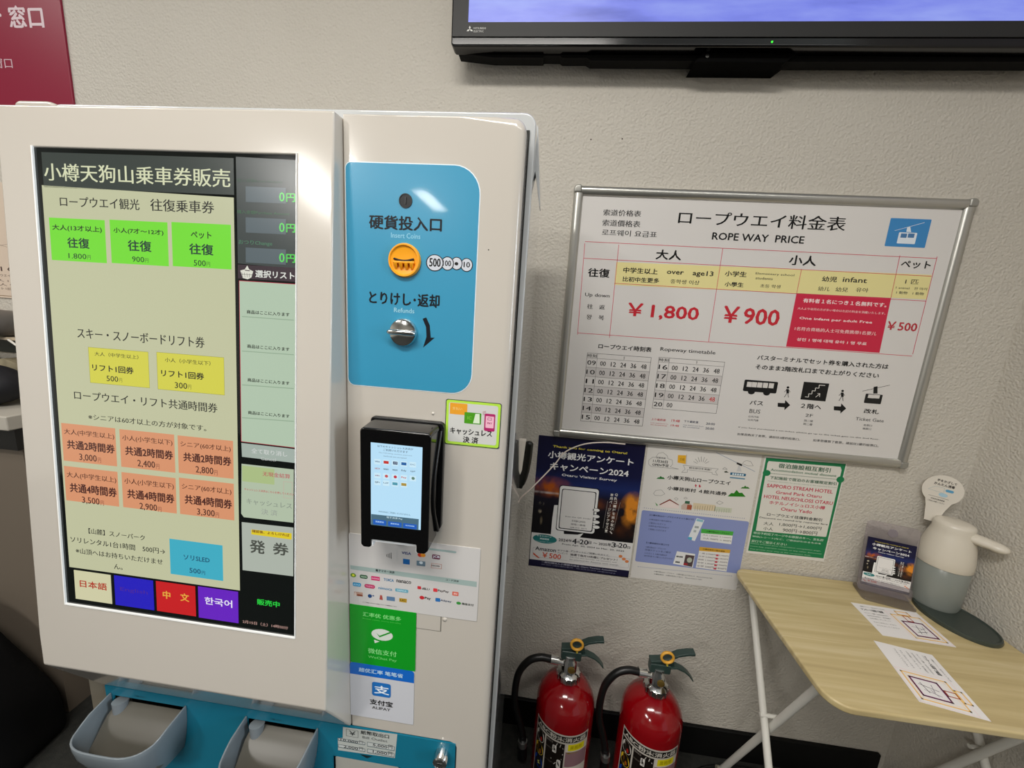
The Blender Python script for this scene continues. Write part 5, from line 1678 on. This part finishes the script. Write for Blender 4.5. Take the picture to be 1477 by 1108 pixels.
# black side grip on a white bracket at the back edge
bm = bmesh.new(); prism(bm, [(-0.0735, 0.975), (-0.070, 0.985), (-0.0655, 1.056), (-0.0735, 1.056)], -0.226, -0.205)
gb = obj('grip_bracket', bm, mat('bracket_cream', '#e6dfd2', rough=0.4), KM)
bm = bmesh.new(); tube(bm, smooth_path([(-0.0580, -0.2155, 1.053), (-0.0585, -0.2155, 1.035), (-0.0600, -0.2155, 1.005), (-0.0650, -0.2155, 0.968), (-0.0745, -0.2155, 0.940)], 5), [0.005] + [0.0075] * 18 + [0.0065] * 2, 12, flat=1.3)
obj('side_grip', bm, mat('grip_black', '#15150f', rough=0.25), KM, smooth=60)
adopt(KM)
for ch in KM.children:      # sub-parts were modelled in the same space
    for g in ch.children: g.matrix_parent_inverse = Matrix.Identity(4)

# ------------------------------------------------------------------ fire extinguishers
M_redp = mat('extinguisher_red', '#84030c', rough=0.14, coat=0.3)
M_lever = mat('lever_green_grey', '#2c3e3a', rough=0.35)
M_ring = mat('safety_ring', '#e0a63c', rough=0.4)
M_hose = mat('rubber_hose', '#0a0a0a', rough=0.4)
LABEL = [
 ['r', -92, -235, 92, 0, '#b9b3aa', 0, 0],
 ['r', -88, -24, 88, -5, '#141210', 0, 1], ['t', 'ABC粉末消火器', -80, -22, 82, -7, '#c4beb4', 1, 2],
 ['r', -88, -235, -50, -29, '#16120f', 0, 1], ['r', -45, -235, 14, -29, '#17110e', 0, 1],
 ['o', -86, -72, -52, -32, '#d2cdc4', 2], ['o', -86, -115, -52, -75, '#d8b428', 2], ['o', -86, -158, -52, -118, '#1248b0', 2],
 ['p', [[-78, -58], [-73, -40], [-68, -58]], '#26241e', 3], ['o', -68, -66, -60, -52, '#a02018', 3], ['o', -77, -98, -70, -84, '#5a3c10', 3], ['o', -68, -108, -60, -94, '#a05818', 3], ['p', [[-74, -142], [-62, -132], [-66, -140], [-60, -142], [-72, -150], [-68, -143]], '#c8c870', 3],
 ['t', '使用方法', -43, -38, -22, -32, '#908880', 0, 2], ['t', '安全栓を引き抜く', -43, -60, -16, -55, '#6a625a', 0, 2], ['t', 'ホースをはずし', -43, -104, -16, -99, '#6a625a', 0, 2], ['t', 'レバーを強く握る', -43, -148, -16, -143, '#6a625a', 0, 2],
 ['l', -44, -73, 13, -73, 1, '#4c4038', 2], ['l', -44, -117, 13, -117, 1, '#4c4038', 2], ['l', -44, -160, 13, -160, 1, '#4c4038', 2],
 ['r', -22, -66, -10, -42, '#d6d2cc', 2, 2], ['l', -16, -50, 10, -44, 4, '#d6d2cc', 3], ['l', -16, -60, 11, -64, 4, '#d6d2cc', 3], ['l', -12, -42, -8, -32, 2, '#b8b4ac', 3], ['l', 0, -42, 2, -32, 2, '#b8b4ac', 3],
 ['r', -6, -113, 6, -84, '#d6d2cc', 4, 2], ['l', -24, -90, 8, -80, 3, '#c8c4bc', 3], ['l', -8, -96, -14, -104, 2, '#c8c4bc', 3],
 ['r', -26, -158, -10, -138, '#d6d2cc', 2, 2], ['l', -10, -142, 10, -130, 3, '#c8c4bc', 3], ['l', 6, -124, 8, -136, 4, '#c8c4bc', 3], ['l', -8, -155, 8, -157, 2, '#c8c4bc', 3],
 ['r', 18, -60, 90, -29, '#c8c0b4', 0, 1], ['r', 24, -50, 78, -29, '#d8cc18', 0, 2], ['t', '業務用', 30, -46, 68, -33, '#a89c10', 1, 3],
 ['r', 18, -112, 90, -54, '#8a6a70', 0, 1.5], ['r', 18, -140, 90, -104, '#c9c2b6', 0, 1.7], ['r', 18, -147, 90, -140, '#c8a828', 0, 1.8], ['r', 18, -235, 90, -147, '#8a1c14', 0, 1.9],
 ['t', '蓄圧式', 22, -60, 58, -55, '#8c7820', 1, 2], ['r', -45, -235, 14, -166, '#5c1c1c', 0, 1.5], ['t', '適応火災', -40, -182, 8, -172, '#c8a8a0', 1, 2.5],
]


for e_ in LABEL:      # narrow the sheet a little round the cylinder
    if e_[0] == 'p': e_[1] = [[q[0] * .89, q[1]] for q in e_[1]]
    else:
        k0 = 2 if e_[0] == 't' else 1
        e_[k0] *= .89; e_[k0 + 2] *= .89


def extinguisher(x, y, face, label):
    """built round its own axis; the label faces -y, the hose hangs on the left"""
    root = empty('fire_extinguisher', (x, y, 0))
    tag(root, label, 'fire extinguisher', 'fire extinguishers on the floor below the posters')
    r = 0.0815
    bm = bmesh.new()
    prof = [(0.060, 0.0), (r, 0.006), (r, 0.262)]
    for k in range(1, 10):
        a = R(9.2 * k); prof.append((r * math.cos(a) * 0.98 + 0.0016, 0.262 + 0.080 * math.sin(a)))
    prof += [(0.026, 0.343), (0.026, 0.350)]
    lathe(bm, prof, 64)
    obj('cylinder_body', bm, M_redp, root, smooth=40)
    cyl = lambda px, py, l: (math.sin(px / r + face) * (r + 0.0006 + l), -math.cos(px / r + face) * (r + 0.0006 + l), 0.243 + py)
    lb = print_mesh('instruction_label', LABEL, cyl, root, bend=5, lay=0.0001, rough=0.35)
    bm = bmesh.new()
    lathe(bm, [(0.026, 0.340), (0.031, 0.344), (0.031, 0.362), (0.026, 0.366), (0.022, 0.368), (0.021, 0.40), (0.017, 0.406), (0.017, 0.416), (0, 0.418)], 36)
    nk = obj('valve_neck', bm, M_chrome, root, smooth=35)
    bm = bmesh.new()
    for k in range(14):
        a = 2 * math.pi * k / 14
        tube(bm, [(0.031 * math.cos(a), 0.031 * math.sin(a), 0.345), (0.031 * math.cos(a), 0.031 * math.sin(a), 0.361)], 0.0026, 6)
    obj('neck_knurling', bm, M_chrome, nk, smooth=60)
    bm = bmesh.new(); lathe(bm, [(0.010, 0), (0.010, 0.004), (0.0085, 0.005), (0, 0.005)], 20, (0.004, -0.0205, 0.386), 'y'); obj('pressure_gauge', bm, mat('gauge_face', '#7a6430', rough=0.2, metal=0.5), root, smooth=40)
    # levers
    def slab(name, pts, w0, w1, m, th=0.003):
        bm = bmesh.new(); A = []
        for i, (px, pz) in enumerate(pts):
            w = w0 + (w1 - w0) * i / (len(pts) - 1)
            A.append([bm.verts.new((px, s * w, pz + d)) for s, d in ((-1, 0), (1, 0), (1, th), (-1, th))])
        for P_, Q_ in zip(A, A[1:]):
            for k in range(4): bm.faces.new([P_[k], P_[(k + 1) % 4], Q_[(k + 1) % 4], Q_[k]])
        bm.faces.new(A[0]); bm.faces.new(A[-1][::-1])
        return obj(name, bm, m, root, bev=0.0012)
    slab('upper_lever', [(-0.026, 0.432), (0.000, 0.437), (0.025, 0.448), (0.045, 0.462), (0.068, 0.470), (0.086, 0.4725)], 0.011, 0.010, M_lever, 0.007)
    slab('lower_lever', [(-0.020, 0.412), (0.020, 0.420), (0.045, 0.424), (0.066, 0.416), (0.080, 0.405), (0.093, 0.389)], 0.011, 0.008, M_lever, 0.005)
    bm = bmesh.new(); bx(bm, -0.026, 0.030, -0.0115, 0.0115, 0.404, 0.432)
    obj('valve_head', bm, M_lever, root, bev=0.004)
    bm = bmesh.new(); prism(bm, [(0.004, 0.43), (0.040, 0.430), (0.034, 0.452), (0.016, 0.449)], -0.006, 0.006); obj('lever_pivot', bm, M_lever, root, bev=0.002)
    bm = bmesh.new(); tube(bm, [(0.013 + 0.0155 * math.sin(2 * math.pi * k / 28), -0.0155, 0.463 + 0.0155 * math.cos(2 * math.pi * k / 28)) for k in range(28)] + [(0.013, -0.0155, 0.4785)], 0.0043, 8, flat=0.8)
    rg = obj('safety_ring', bm, M_ring, root, smooth=60)
    bm = bmesh.new(); tube(bm, [(0.014, -0.0155, 0.449), (0.015, -0.016, 0.441)], [0.004, 0.0025], 8); tube(bm, [(0.015, -0.018, 0.440), (0.015, 0.016, 0.440)], 0.0024, 8); obj('ring_pin', bm, mat('pin_yellow', '#c8b440', rough=0.4), rg, smooth=60)
    # hose with its metal collars
    path = smooth_path([(-0.050, -0.008, 0.398), (-0.082, -0.010, 0.401), (-0.112, -0.012, 0.388), (-0.136, -0.012, 0.350), (-0.145, -0.012, 0.300), (-0.143, -0.010, 0.235), (-0.125, -0.008, 0.170), (-0.113, -0.006, 0.12)], 8)
    bm = bmesh.new(); tube(bm, path, 0.0098, 14); obj('hose', bm, M_hose, root, smooth=60)
    bm = bmesh.new(); tube(bm, [(-0.014, -0.004, 0.389), (-0.032, -0.006, 0.394)], 0.0085, 16); tube(bm, [(-0.032, -0.006, 0.396), (-0.054, -0.008, 0.399)], 0.0118, 18); obj('hose_collar', bm, mat('alu_collar', '#d4d2cc', rough=0.22, metal=0.9), root, smooth=50)
    bm = bmesh.new(); tube(bm, [(-0.114, -0.006, 0.122), (-0.111, -0.006, 0.10), (-0.109, -0.006, 0.045)], [0.012, 0.011, 0.014], 16); nz = obj('nozzle', bm, M_black, root, smooth=60)
    bm = bmesh.new(); tube(bm, [(-0.1117, -0.009, 0.108), (-0.1107, -0.009, 0.090)], 0.0132, 16); obj('nozzle_collar', bm, mat('dull_collar', '#9c9c9a', rough=0.3, metal=0.9), nz, smooth=60)
    return root


extinguisher(0.098, -0.125, R(-8.5), 'red fire extinguisher with black hose nearer the ticket machine, left of the pair')
extinguisher(0.338, -0.125, R(-13), 'red fire extinguisher with black hose nearer the wooden table, right of the pair')

# ------------------------------------------------------------------ folding table
M_wood = bpy.data.materials.new('pale_oak'); M_wood.use_nodes = True
nt = M_wood.node_tree; p = nt.nodes['Principled BSDF']; p.inputs['Roughness'].default_value = 0.38
tc = nt.nodes.new('ShaderNodeTexCoord'); mp = nt.nodes.new('ShaderNodeMapping'); mp.inputs['Scale'].default_value = (1.5, 26, 8)
n1 = nt.nodes.new('ShaderNodeTexNoise'); n1.inputs['Scale'].default_value = 2.2; n1.inputs['Detail'].default_value = 8; n1.inputs['Distortion'].default_value = 0.5
cr = nt.nodes.new('ShaderNodeValToRGB')
cr.color_ramp.elements[0].position = 0.28; cr.color_ramp.elements[0].color = lin('#b3a074')
cr.color_ramp.elements[1].position = 0.72; cr.color_ramp.elements[1].color = lin('#cfbf96')
e = cr.color_ramp.elements.new(0.5); e.color = lin('#c1af80')
nt.links.new(tc.outputs['Object'], mp.inputs[0]); nt.links.new(mp.outputs[0], n1.inputs['Vector']); nt.links.new(n1.outputs['Fac'], cr.inputs[0]); nt.links.new(cr.outputs[0], p.inputs['Base Color'])
TB = empty('folding_table', (0.81, -0.21, 0)); tag(TB, 'pale wood folding table with white crossed tube legs in the corner', 'table')
bm = bmesh.new(); prism(bm, [(x, y) for x, y in rr_pts(0.545, -0.408, 1.082, -0.008, (0.042, 0.042, 0.02, 0.03), 8)], 0.650, 0.665, 'z')
obj('tabletop', bm, M_wood, TB, bev=0.004)


def leg(x, ytop, ybot, xo):
    bm = bmesh.new()
    tube(bm, [(x, ytop, 0.642), (x, ytop + (ybot - ytop) * .02, 0.628), (x, ybot, 0.008)], 0.0085, 14)
    return obj('leg', bm, M_wtube, TB, smooth=50)


for x, s in ((0.584, 1), (1.058, -1)):
    leg(x - s * 0.009, -0.058, -0.435, s)
    leg(x + s * 0.011, -0.325, -0.052, s)
    bm = bmesh.new(); tube(bm, [(x - .02, -0.206, 0.400), (x + .02, -0.206, 0.400)], 0.005, 12); obj('pivot_bolt', bm, M_wtube, TB, smooth=50)
for (xa, xb, y, z, r_) in ((0.575, 1.067, -0.058, 0.640, 0.0085), (0.595, 1.047, -0.325, 0.640, 0.0085), (0.576, 1.067, -0.435, 0.010, 0.0085), (0.595, 1.047, -0.052, 0.010, 0.0085)):
    bm = bmesh.new(); tube(bm, [(xa, y, z), (xb, y, z)], r_, 12); obj('cross_bar', bm, M_wtube, TB, smooth=50)
for (xc, yb) in ((0.575, -0.435), (0.595, -0.052), (1.067, -0.435), (1.047, -0.052)):
    bm = bmesh.new(); tube(bm, [(xc - .012, yb, 0.0105), (xc + .012, yb, 0.0105)], 0.0105, 12); obj('foot_cap', bm, mat('foot_rubber', '#8c8878', rough=0.6), TB, smooth=50)
adopt(TB)

# leaflets
LEAF = [['r', 0, 0, 148, 105, '#e6e3e2', 0, 0],
 ['t', '小樽観光アンケート　ご協力ありがとうございます', 14, 93, 70, 97, '#686868', 0, 2], ['t', 'アンケート回答で抽選', 10, 80, 60, 88, '#303030', 1, 2],
 ['t', 'キャンペーン期間　2024年4月20日から', 10, 70, 62, 74, '#606060', 0, 2], ['t', '2025年3月20日まで　毎月抽選で', 10, 61, 62, 65, '#606060', 0, 2], ['t', '10名様にプレゼント', 10, 52, 56, 56, '#606060', 0, 2], ['t', '下の二次元コードから', 10, 40, 58, 44, '#606060', 0, 2], ['t', 'アクセスしてください', 10, 30, 58, 34, '#606060', 0, 2],
 ['f', 74, 8, 140, 84, 3.2, '#ecc27c', 0, 1], ['f', 80, 14, 134, 78, 1.2, '#f0d8b4', 0, 1], ['f', 68, 2, 146, 92, 1.2, '#ecd4d4', 0, 1],
 ['f', 84, 16, 130, 64, 3.2, '#5c1a3c', 0, 2], ['f', 87, 19, 127, 61, 1, '#cdb0d0', 0, 2],
 ['f', 100, 64, 114, 84, 2.2, '#a8482c', 0, 2], ['f', 92, 84, 122, 98, 3, '#ecc27c', 0, 1.5],
 ['l', 95, 30, 118, 34, 1.2, '#504854', 2], ['l', 100, 25, 108, 54, 1.2, '#504854', 2], ['l', 108, 40, 122, 46, 1, '#706878', 2], ['l', 95, 48, 114, 44, 1, '#706878', 2], ['l', 112, 28, 120, 52, 1, '#706878', 2]]


def leaflet(name, corner, ang, mirror, label, under=False):
    root = empty(name, (corner[0], corner[1], 0.665), ang); tag(root, label, 'leaflet', None)
    box('sheet', 0, 0.148, 0, 0.105, 0.0001, 0.0008, M_paper, root)
    if under: box('under_sheet', 0.006, 0.154, 0.003, 0.108, 0.00002, 0.0001, M_paper, root)
    print_mesh('print', LEAF, flat((0, 0, 0.0008), (1, 0, 0), (0, 1, 0)), root)
    return root


# back leaflet: long side along the back wall; front leaflet: turned a quarter
leaflet('leaflet', (0.7875, -0.2065, 0), R(-3.0), False, 'white leaflet with orange frame drawing on the table nearest the card stand')
leaflet('leaflet', (0.7525, -0.2270, 0), R(-101.5), False, 'white leaflet with orange frame drawing near the front table edge')

# acrylic card stand
ah = empty('card_stand', (0.90, -0.06, 0.665), R(-16)); tag(ah, 'clear acrylic card stand on the table beside the sanitizer dispenser', 'card stand')
M_acr = mat('clear_acrylic', '#d8d0d6', rough=0.08, trans=0.85, alpha=0.55, spec=0.5)
tilt = R(8)
def lean(x, y, z): return Vector((x, y * math.cos(tilt) + z * math.sin(tilt), z * math.cos(tilt) - y * math.sin(tilt)))
def lslab(name, pts, y0, y1, m, parent, bev=0.001):
    bm = bmesh.new(); prism(bm, pts, y0, y1)
    for v in bm.verts: v.co = lean(*v.co)
    return obj(name, bm, m, parent, bev=bev)
lslab('back_plate', rr_pts(-0.056, 0.006, 0.056, 0.196, 0.012, 5), 0.0, 0.003, M_acr, ah)
lslab('front_pocket', rr_pts(-0.056, 0.006, 0.056, 0.040, 0.008, 4), -0.0075, -0.0055, M_acr, ah)
bm = bmesh.new(); prism(bm, rr_pts(-0.056, -0.040, 0.056, 0.030, 0.012, 4), 0.0, 0.006, 'z'); obj('base', bm, M_acr, ah, bev=0.001)
cd = lslab('survey_card', [(-0.050, 0.022), (0.050, 0.022), (0.050, 0.152), (-0.050, 0.152)], -0.004, -0.0015, M_night, None, bev=0)
cd.location = ah.location; cd.rotation_euler = ah.rotation_euler
tag(cd, 'small dark blue night view survey card standing inside the clear card stand', 'card')
k_ = 0.334; kz = 0.13 / 0.417
cO = lean(-0.050, -0.0041, 0.152); cz = (lean(0, 0, 1) - lean(0, 0, 0)) * kz; cxv = Vector((k_, 0, 0))
print_mesh('print', PRINT['survey'], lambda x, y, l: tuple(cO + cxv * x + cz * y + Vector((0, -1, 0)) * l * 0.6), cd, rough=0.4)
bm = bmesh.new(); lathe(bm, [(0.011, 0), (0.011, 0.0008), (0.009, 0.0012), (0, 0.0012)], 24, (0, 0, 0.172), 'y')
for v in bm.verts: v.co = lean(*v.co)
obj('hang_hole', bm, mat('hole_rim', '#8c848a', rough=0.15, alpha=0.8), ah)

# hand sanitiser dispenser
DX, DY = 1.018, -0.062
sd = empty('sanitizer_dispenser', (DX, DY, 0.665)); tag(sd, 'white spouted hand sanitizer dispenser with grey bottle on the corner of the table', 'dispenser')
bm = bmesh.new(); lathe(bm, [(0.046, 0.008), (0.049, 0.016), (0.050, 0.06), (0.0505, 0.122), (0.046, 0.126)], 40)
obj('bottle', bm, mat('bottle_grey', '#858a85', rough=0.25, spec=0.5), sd, smooth=50)
bm = bmesh.new(); lathe(bm, [(0.0515, 0.118), (0.0525, 0.120), (0.0515, 0.142), (0.0475, 0.174), (0.0415, 0.198), (0.0375, 0.212), (0.038, 0.224), (0.035, 0.231), (0.026, 0.234), (0, 0.235)], 40)
M_hd = mat('dispenser_white', '#d4cdbf', rough=0.32)
obj('pump_head', bm, M_hd, sd, smooth=50)
bm = bmesh.new()
tube(bm, smooth_path([(0.010, -0.012, 0.206), (0.020, -0.030, 0.207), (0.030, -0.048, 0.207), (0.041, -0.068, 0.206), (0.047, -0.080, 0.205)], 4), [0.019] * 3 + [0.0185] * 3 + [0.018] * 3 + [0.017] * 3 + [0.016, 0.0145, 0.0125, 0.0095, 0.004], 20, flat=0.66)
spo = obj('spout', bm, M_hd, sd, smooth=60)
# dark oval drip tray
bm = bmesh.new()
n = 44; rings = []
for (s, z) in ((0.98, 0.0), (1.0, 0.004), (0.98, 0.010), (0.94, 0.011), (0.90, 0.008), (0.3, 0.0075)):
    rg = []
    for k in range(n):
        a = 2 * math.pi * k / n
        x_, y_ = 0.060 * s * math.cos(a), 0.082 * s * math.sin(a)
        ca, sa = math.cos(R(14)), math.sin(R(14))
        rg.append(bm.verts.new((-0.001 + x_ * ca - y_ * sa, -0.060 + x_ * sa + y_ * ca, z)))
    rings.append(rg)
for A, B in zip(rings, rings[1:]):
    for k in range(n): bm.faces.new([A[k], A[(k + 1) % n], B[(k + 1) % n], B[k]])
bm.faces.new(rings[0][::-1]); bm.faces.new(rings[-1])
obj('drip_tray', bm, mat('tray_dark', '#39413c', rough=0.35), sd, smooth=40)
# round paddle sign behind it
pd = bmesh.new()
pts = [(-0.014, 0.19), (0.014, 0.19), (0.022, 0.232)]
pc, pr_ = (0.0, 0.292), 0.046
for k in range(0, 25): 
    a = R(-50 + 280 * k / 24); pts.append((pc[0] + pr_ * math.cos(a), pc[1] + pr_ * math.sin(a)))
pts.append((-0.022, 0.232))
prism(pd, pts, -0.001, 0.001)
Mp = Matrix.Translation((-0.042, 0.034, 0.052)) @ Matrix.Rotation(R(-22), 4, 'Z') @ Matrix.Rotation(R(-3), 4, 'X') @ Matrix.Rotation(R(6), 4, 'Y') @ Matrix.Scale(0.85, 4)
for v in pd.verts: v.co = Mp @ v.co
pdo = obj('paddle_sign', pd, mat('paddle_white', '#d9d3c8', rough=0.4), sd)
PAD = [['t', '手をかざして', -22, 316, 26, 324, '#302c28', 1, 2], ['t', 'かんたん消毒', -26, 304, 24, 313, '#302c28', 1, 2], ['r', 6, 290, 26, 298, '#5c9cc0', 4, 2], ['l', -34, 286, -20, 299, 0.6, '#98b4bc', 2], ['l', -20, 299, 2, 300, 0.6, '#98b4bc', 2], ['l', 2, 300, 4, 286, 0.6, '#98b4bc', 2], ['l', -34, 286, 4, 284, 0.6, '#98b4bc', 2], ['o', -6, 272, 16, 284, '#a8c8d8', 2], ['l', -28, 268, 22, 268, 0.8, '#504c48', 2], ['t', '消毒液自動噴霧機', -20, 258, 14, 263, '#605c58', 0, 2], ['t', 'ご自由にお使いください', -26, 250, 16, 255, '#605c58', 0, 2]]
print_mesh('lettering', PAD, lambda x, y, l: tuple(Mp @ Vector((x * .92, -0.0012 - l, y))), pdo)

# power cable on the floor below
bm = bmesh.new(); tube(bm, smooth_path([(0.30, -0.30, 0.004), (0.42, -0.14, 0.004), (0.52, -0.06, 0.004), (0.62, -0.035, 0.004), (0.80, -0.03, 0.004), (1.04, -0.04, 0.004)], 8), 0.0035, 8)
tag(obj('floor_cable', bm, M_hose, smooth=60), 'thin black cable lying on the dark carpet below the table', 'cable')

# ------------------------------------------------------------------ counter seen past the left side of the machine
ctr = empty('service_counter', (-1.95, -0.12, 0)); tag(ctr, 'pale topped service counter with black edge behind the machine at the left', 'counter')
box('countertop', -2.6, -1.44, -0.22, -0.001, 0.945, 0.985, mat('counter_top', '#b5b0a6', rough=0.4), ctr, bev=0.004)
box('edge_band', -2.6, -1.445, -0.205, -0.001, 0.885, 0.945, mat('edge_black', '#0c0b0a', rough=0.5), ctr)
box('front_panel', -2.6, -1.455, -0.190, -0.001, 0.0, 0.885, mat('counter_front', '#6e6458', rough=0.6), ctr)
adopt(ctr)
bm = bmesh.new()
bmesh.ops.create_uvsphere(bm, u_segments=32, v_segments=16, radius=1)
for v in bm.verts:
    v.co = Vector((v.co.x * 0.10, v.co.y * 0.07, (v.co.z * 0.062) if v.co.z > 0 else v.co.z * 0.055)) + Vector((0, 0, 0.055))
o = obj('cushion', bm, mat('navy_cloth', '#0b0b14', rough=0.7, bump=(60, 0.2, 0.002)), smooth=80); o.location = (-1.62, -0.14, 0.9855)
tag(o, 'rounded black cushion on the counter behind the machine', 'cushion')
bm = bmesh.new()
bmesh.ops.create_cube(bm, size=1)
bmesh.ops.subdivide_edges(bm, edges=bm.edges, cuts=5, use_grid_fill=True)
for v in bm.verts:
    s = 1 + 0.08 * math.sin(v.co.x * 17 + v.co.y * 11); v.co = Vector((v.co.x * 0.30 * s, v.co.y * 0.055, v.co.z * 0.10 * (1 + 0.18 * math.sin(v.co.x * 13))))
o = obj('folded_cloth', bm, mat('beige_cloth', '#b0a488', rough=0.8, var=(18, 0.8, '#6e6650')), smooth=80); o.location = (-1.72, -0.035, 1.048)
tag(o, 'crumpled beige cloth lying on the counter against the wall', 'cloth')
sh = empty('shelf', (-1.9, 0, 1.12)); tag(sh, 'pale narrow wall shelf above the counter with a dark green back', 'shelf')
box('shelf_board', -2.3, -1.555, -0.09, -0.001, 1.168, 1.176, mat('pale_board', '#c4b49c', rough=0.5), sh)
box('shelf_back', -2.3, -1.57, -0.012, -0.001, 1.115, 1.168, mat('dark_green_back', '#141c14', rough=0.5), sh)
adopt(sh)
bm = bmesh.new(); lathe(bm, [(0.045, 0), (0.060, 0.006), (0.075, 0.030), (0.070, 0.060), (0.050, 0.080), (0, 0.086)], 32)
bn = obj('round_container', bm, mat('grey_container', '#5c5854', rough=0.35), smooth=60); bn.location = (-1.66, -0.078, 1.1765)
bn.scale = (1, 0.95, 0.9)
tag(bn, 'grey rounded container on the narrow shelf beneath the cream notice', 'container')
ntc = empty('notice', (-1.85, 0, 1.29)); tag(ntc, 'cream printed notice on the wall at the left picture edge', 'notice')
box('sheet', -2.05, -1.615, -0.004, -0.001, 1.285, 1.62, mat('cream_notice', '#d8c6b4', rough=0.5), ntc)
NT = [['t', 'T I C C', -150, 78, -8, 92, '#5c4c44', 1, 2], ['t', 'ロープウエイ往復乗車券', -150, 62, -10, 70, '#6c5c54', 0, 2], ['t', '大人 1,800円', -150, 46, -14, 54, '#6c5c54', 0, 2], ['t', '小人 900円', -150, 34, -14, 42, '#6c5c54', 0, 2], ['t', 'リフト1回券 500円', -150, 22, -16, 30, '#6c5c54', 0, 2], ['l', -200, 4, -2, 4, 2, '#8c7458', 2], ['l', -120, 150, -30, 165, 1, '#a08c80', 2], ['l', -140, 165, -20, 140, 1, '#a08c80', 2]]
print_mesh('lettering', NT, flat((-1.615, -0.004, 1.287)), ntc)
adopt(ntc)
bm = bmesh.new(); tube(bm, smooth_path([(-1.59, -0.0955, 1.170), (-1.55, -0.10, 1.15), (-1.50, -0.105, 1.12), (-1.462, -0.10, 1.05), (-1.452, -0.05, 0.9895), (-1.45, -0.02, 0.9895)], 6), 0.003, 8)
tag(obj('counter_cable', bm, mat('white_cable', '#d8d4cc', rough=0.4), smooth=60), 'thin white cable hanging from the narrow shelf to the counter', 'cable')
# black bag on the floor in front of the counter
bm = bmesh.new()
bmesh.ops.create_cube(bm, size=1)
bmesh.ops.subdivide_edges(bm, edges=bm.edges, cuts=7, use_grid_fill=True)
for v in bm.verts:
    x, y, z = v.co
    k = 1 - 0.35 * (z + 0.5) ** 2
    v.co = Vector((x * 0.62 * k * (1 + 0.03 * math.sin(z * 9 + y * 4)), y * 0.26 * k * (1 + 0.04 * math.sin(x * 8)), (z + 0.5) * 0.44 * (1 - 0.25 * (abs(x) * 2) ** 2.4)))
o = obj('bag', bm, mat('black_nylon', '#030303', rough=0.85, spec=0.15, bump=(30, 0.3, 0.004)), smooth=80)
sb = o.modifiers.new('sub', 'SUBSURF'); sb.levels = 1; sb.render_levels = 1
o.location = (-1.70, -0.345, 0.0)
tag(o, 'large black soft bag on the floor in front of the counter', 'bag')

if _fo.users_collection: COL.objects.unlink(_fo)
bpy.data.objects.remove(_fo)
bpy.context.view_layer.update()
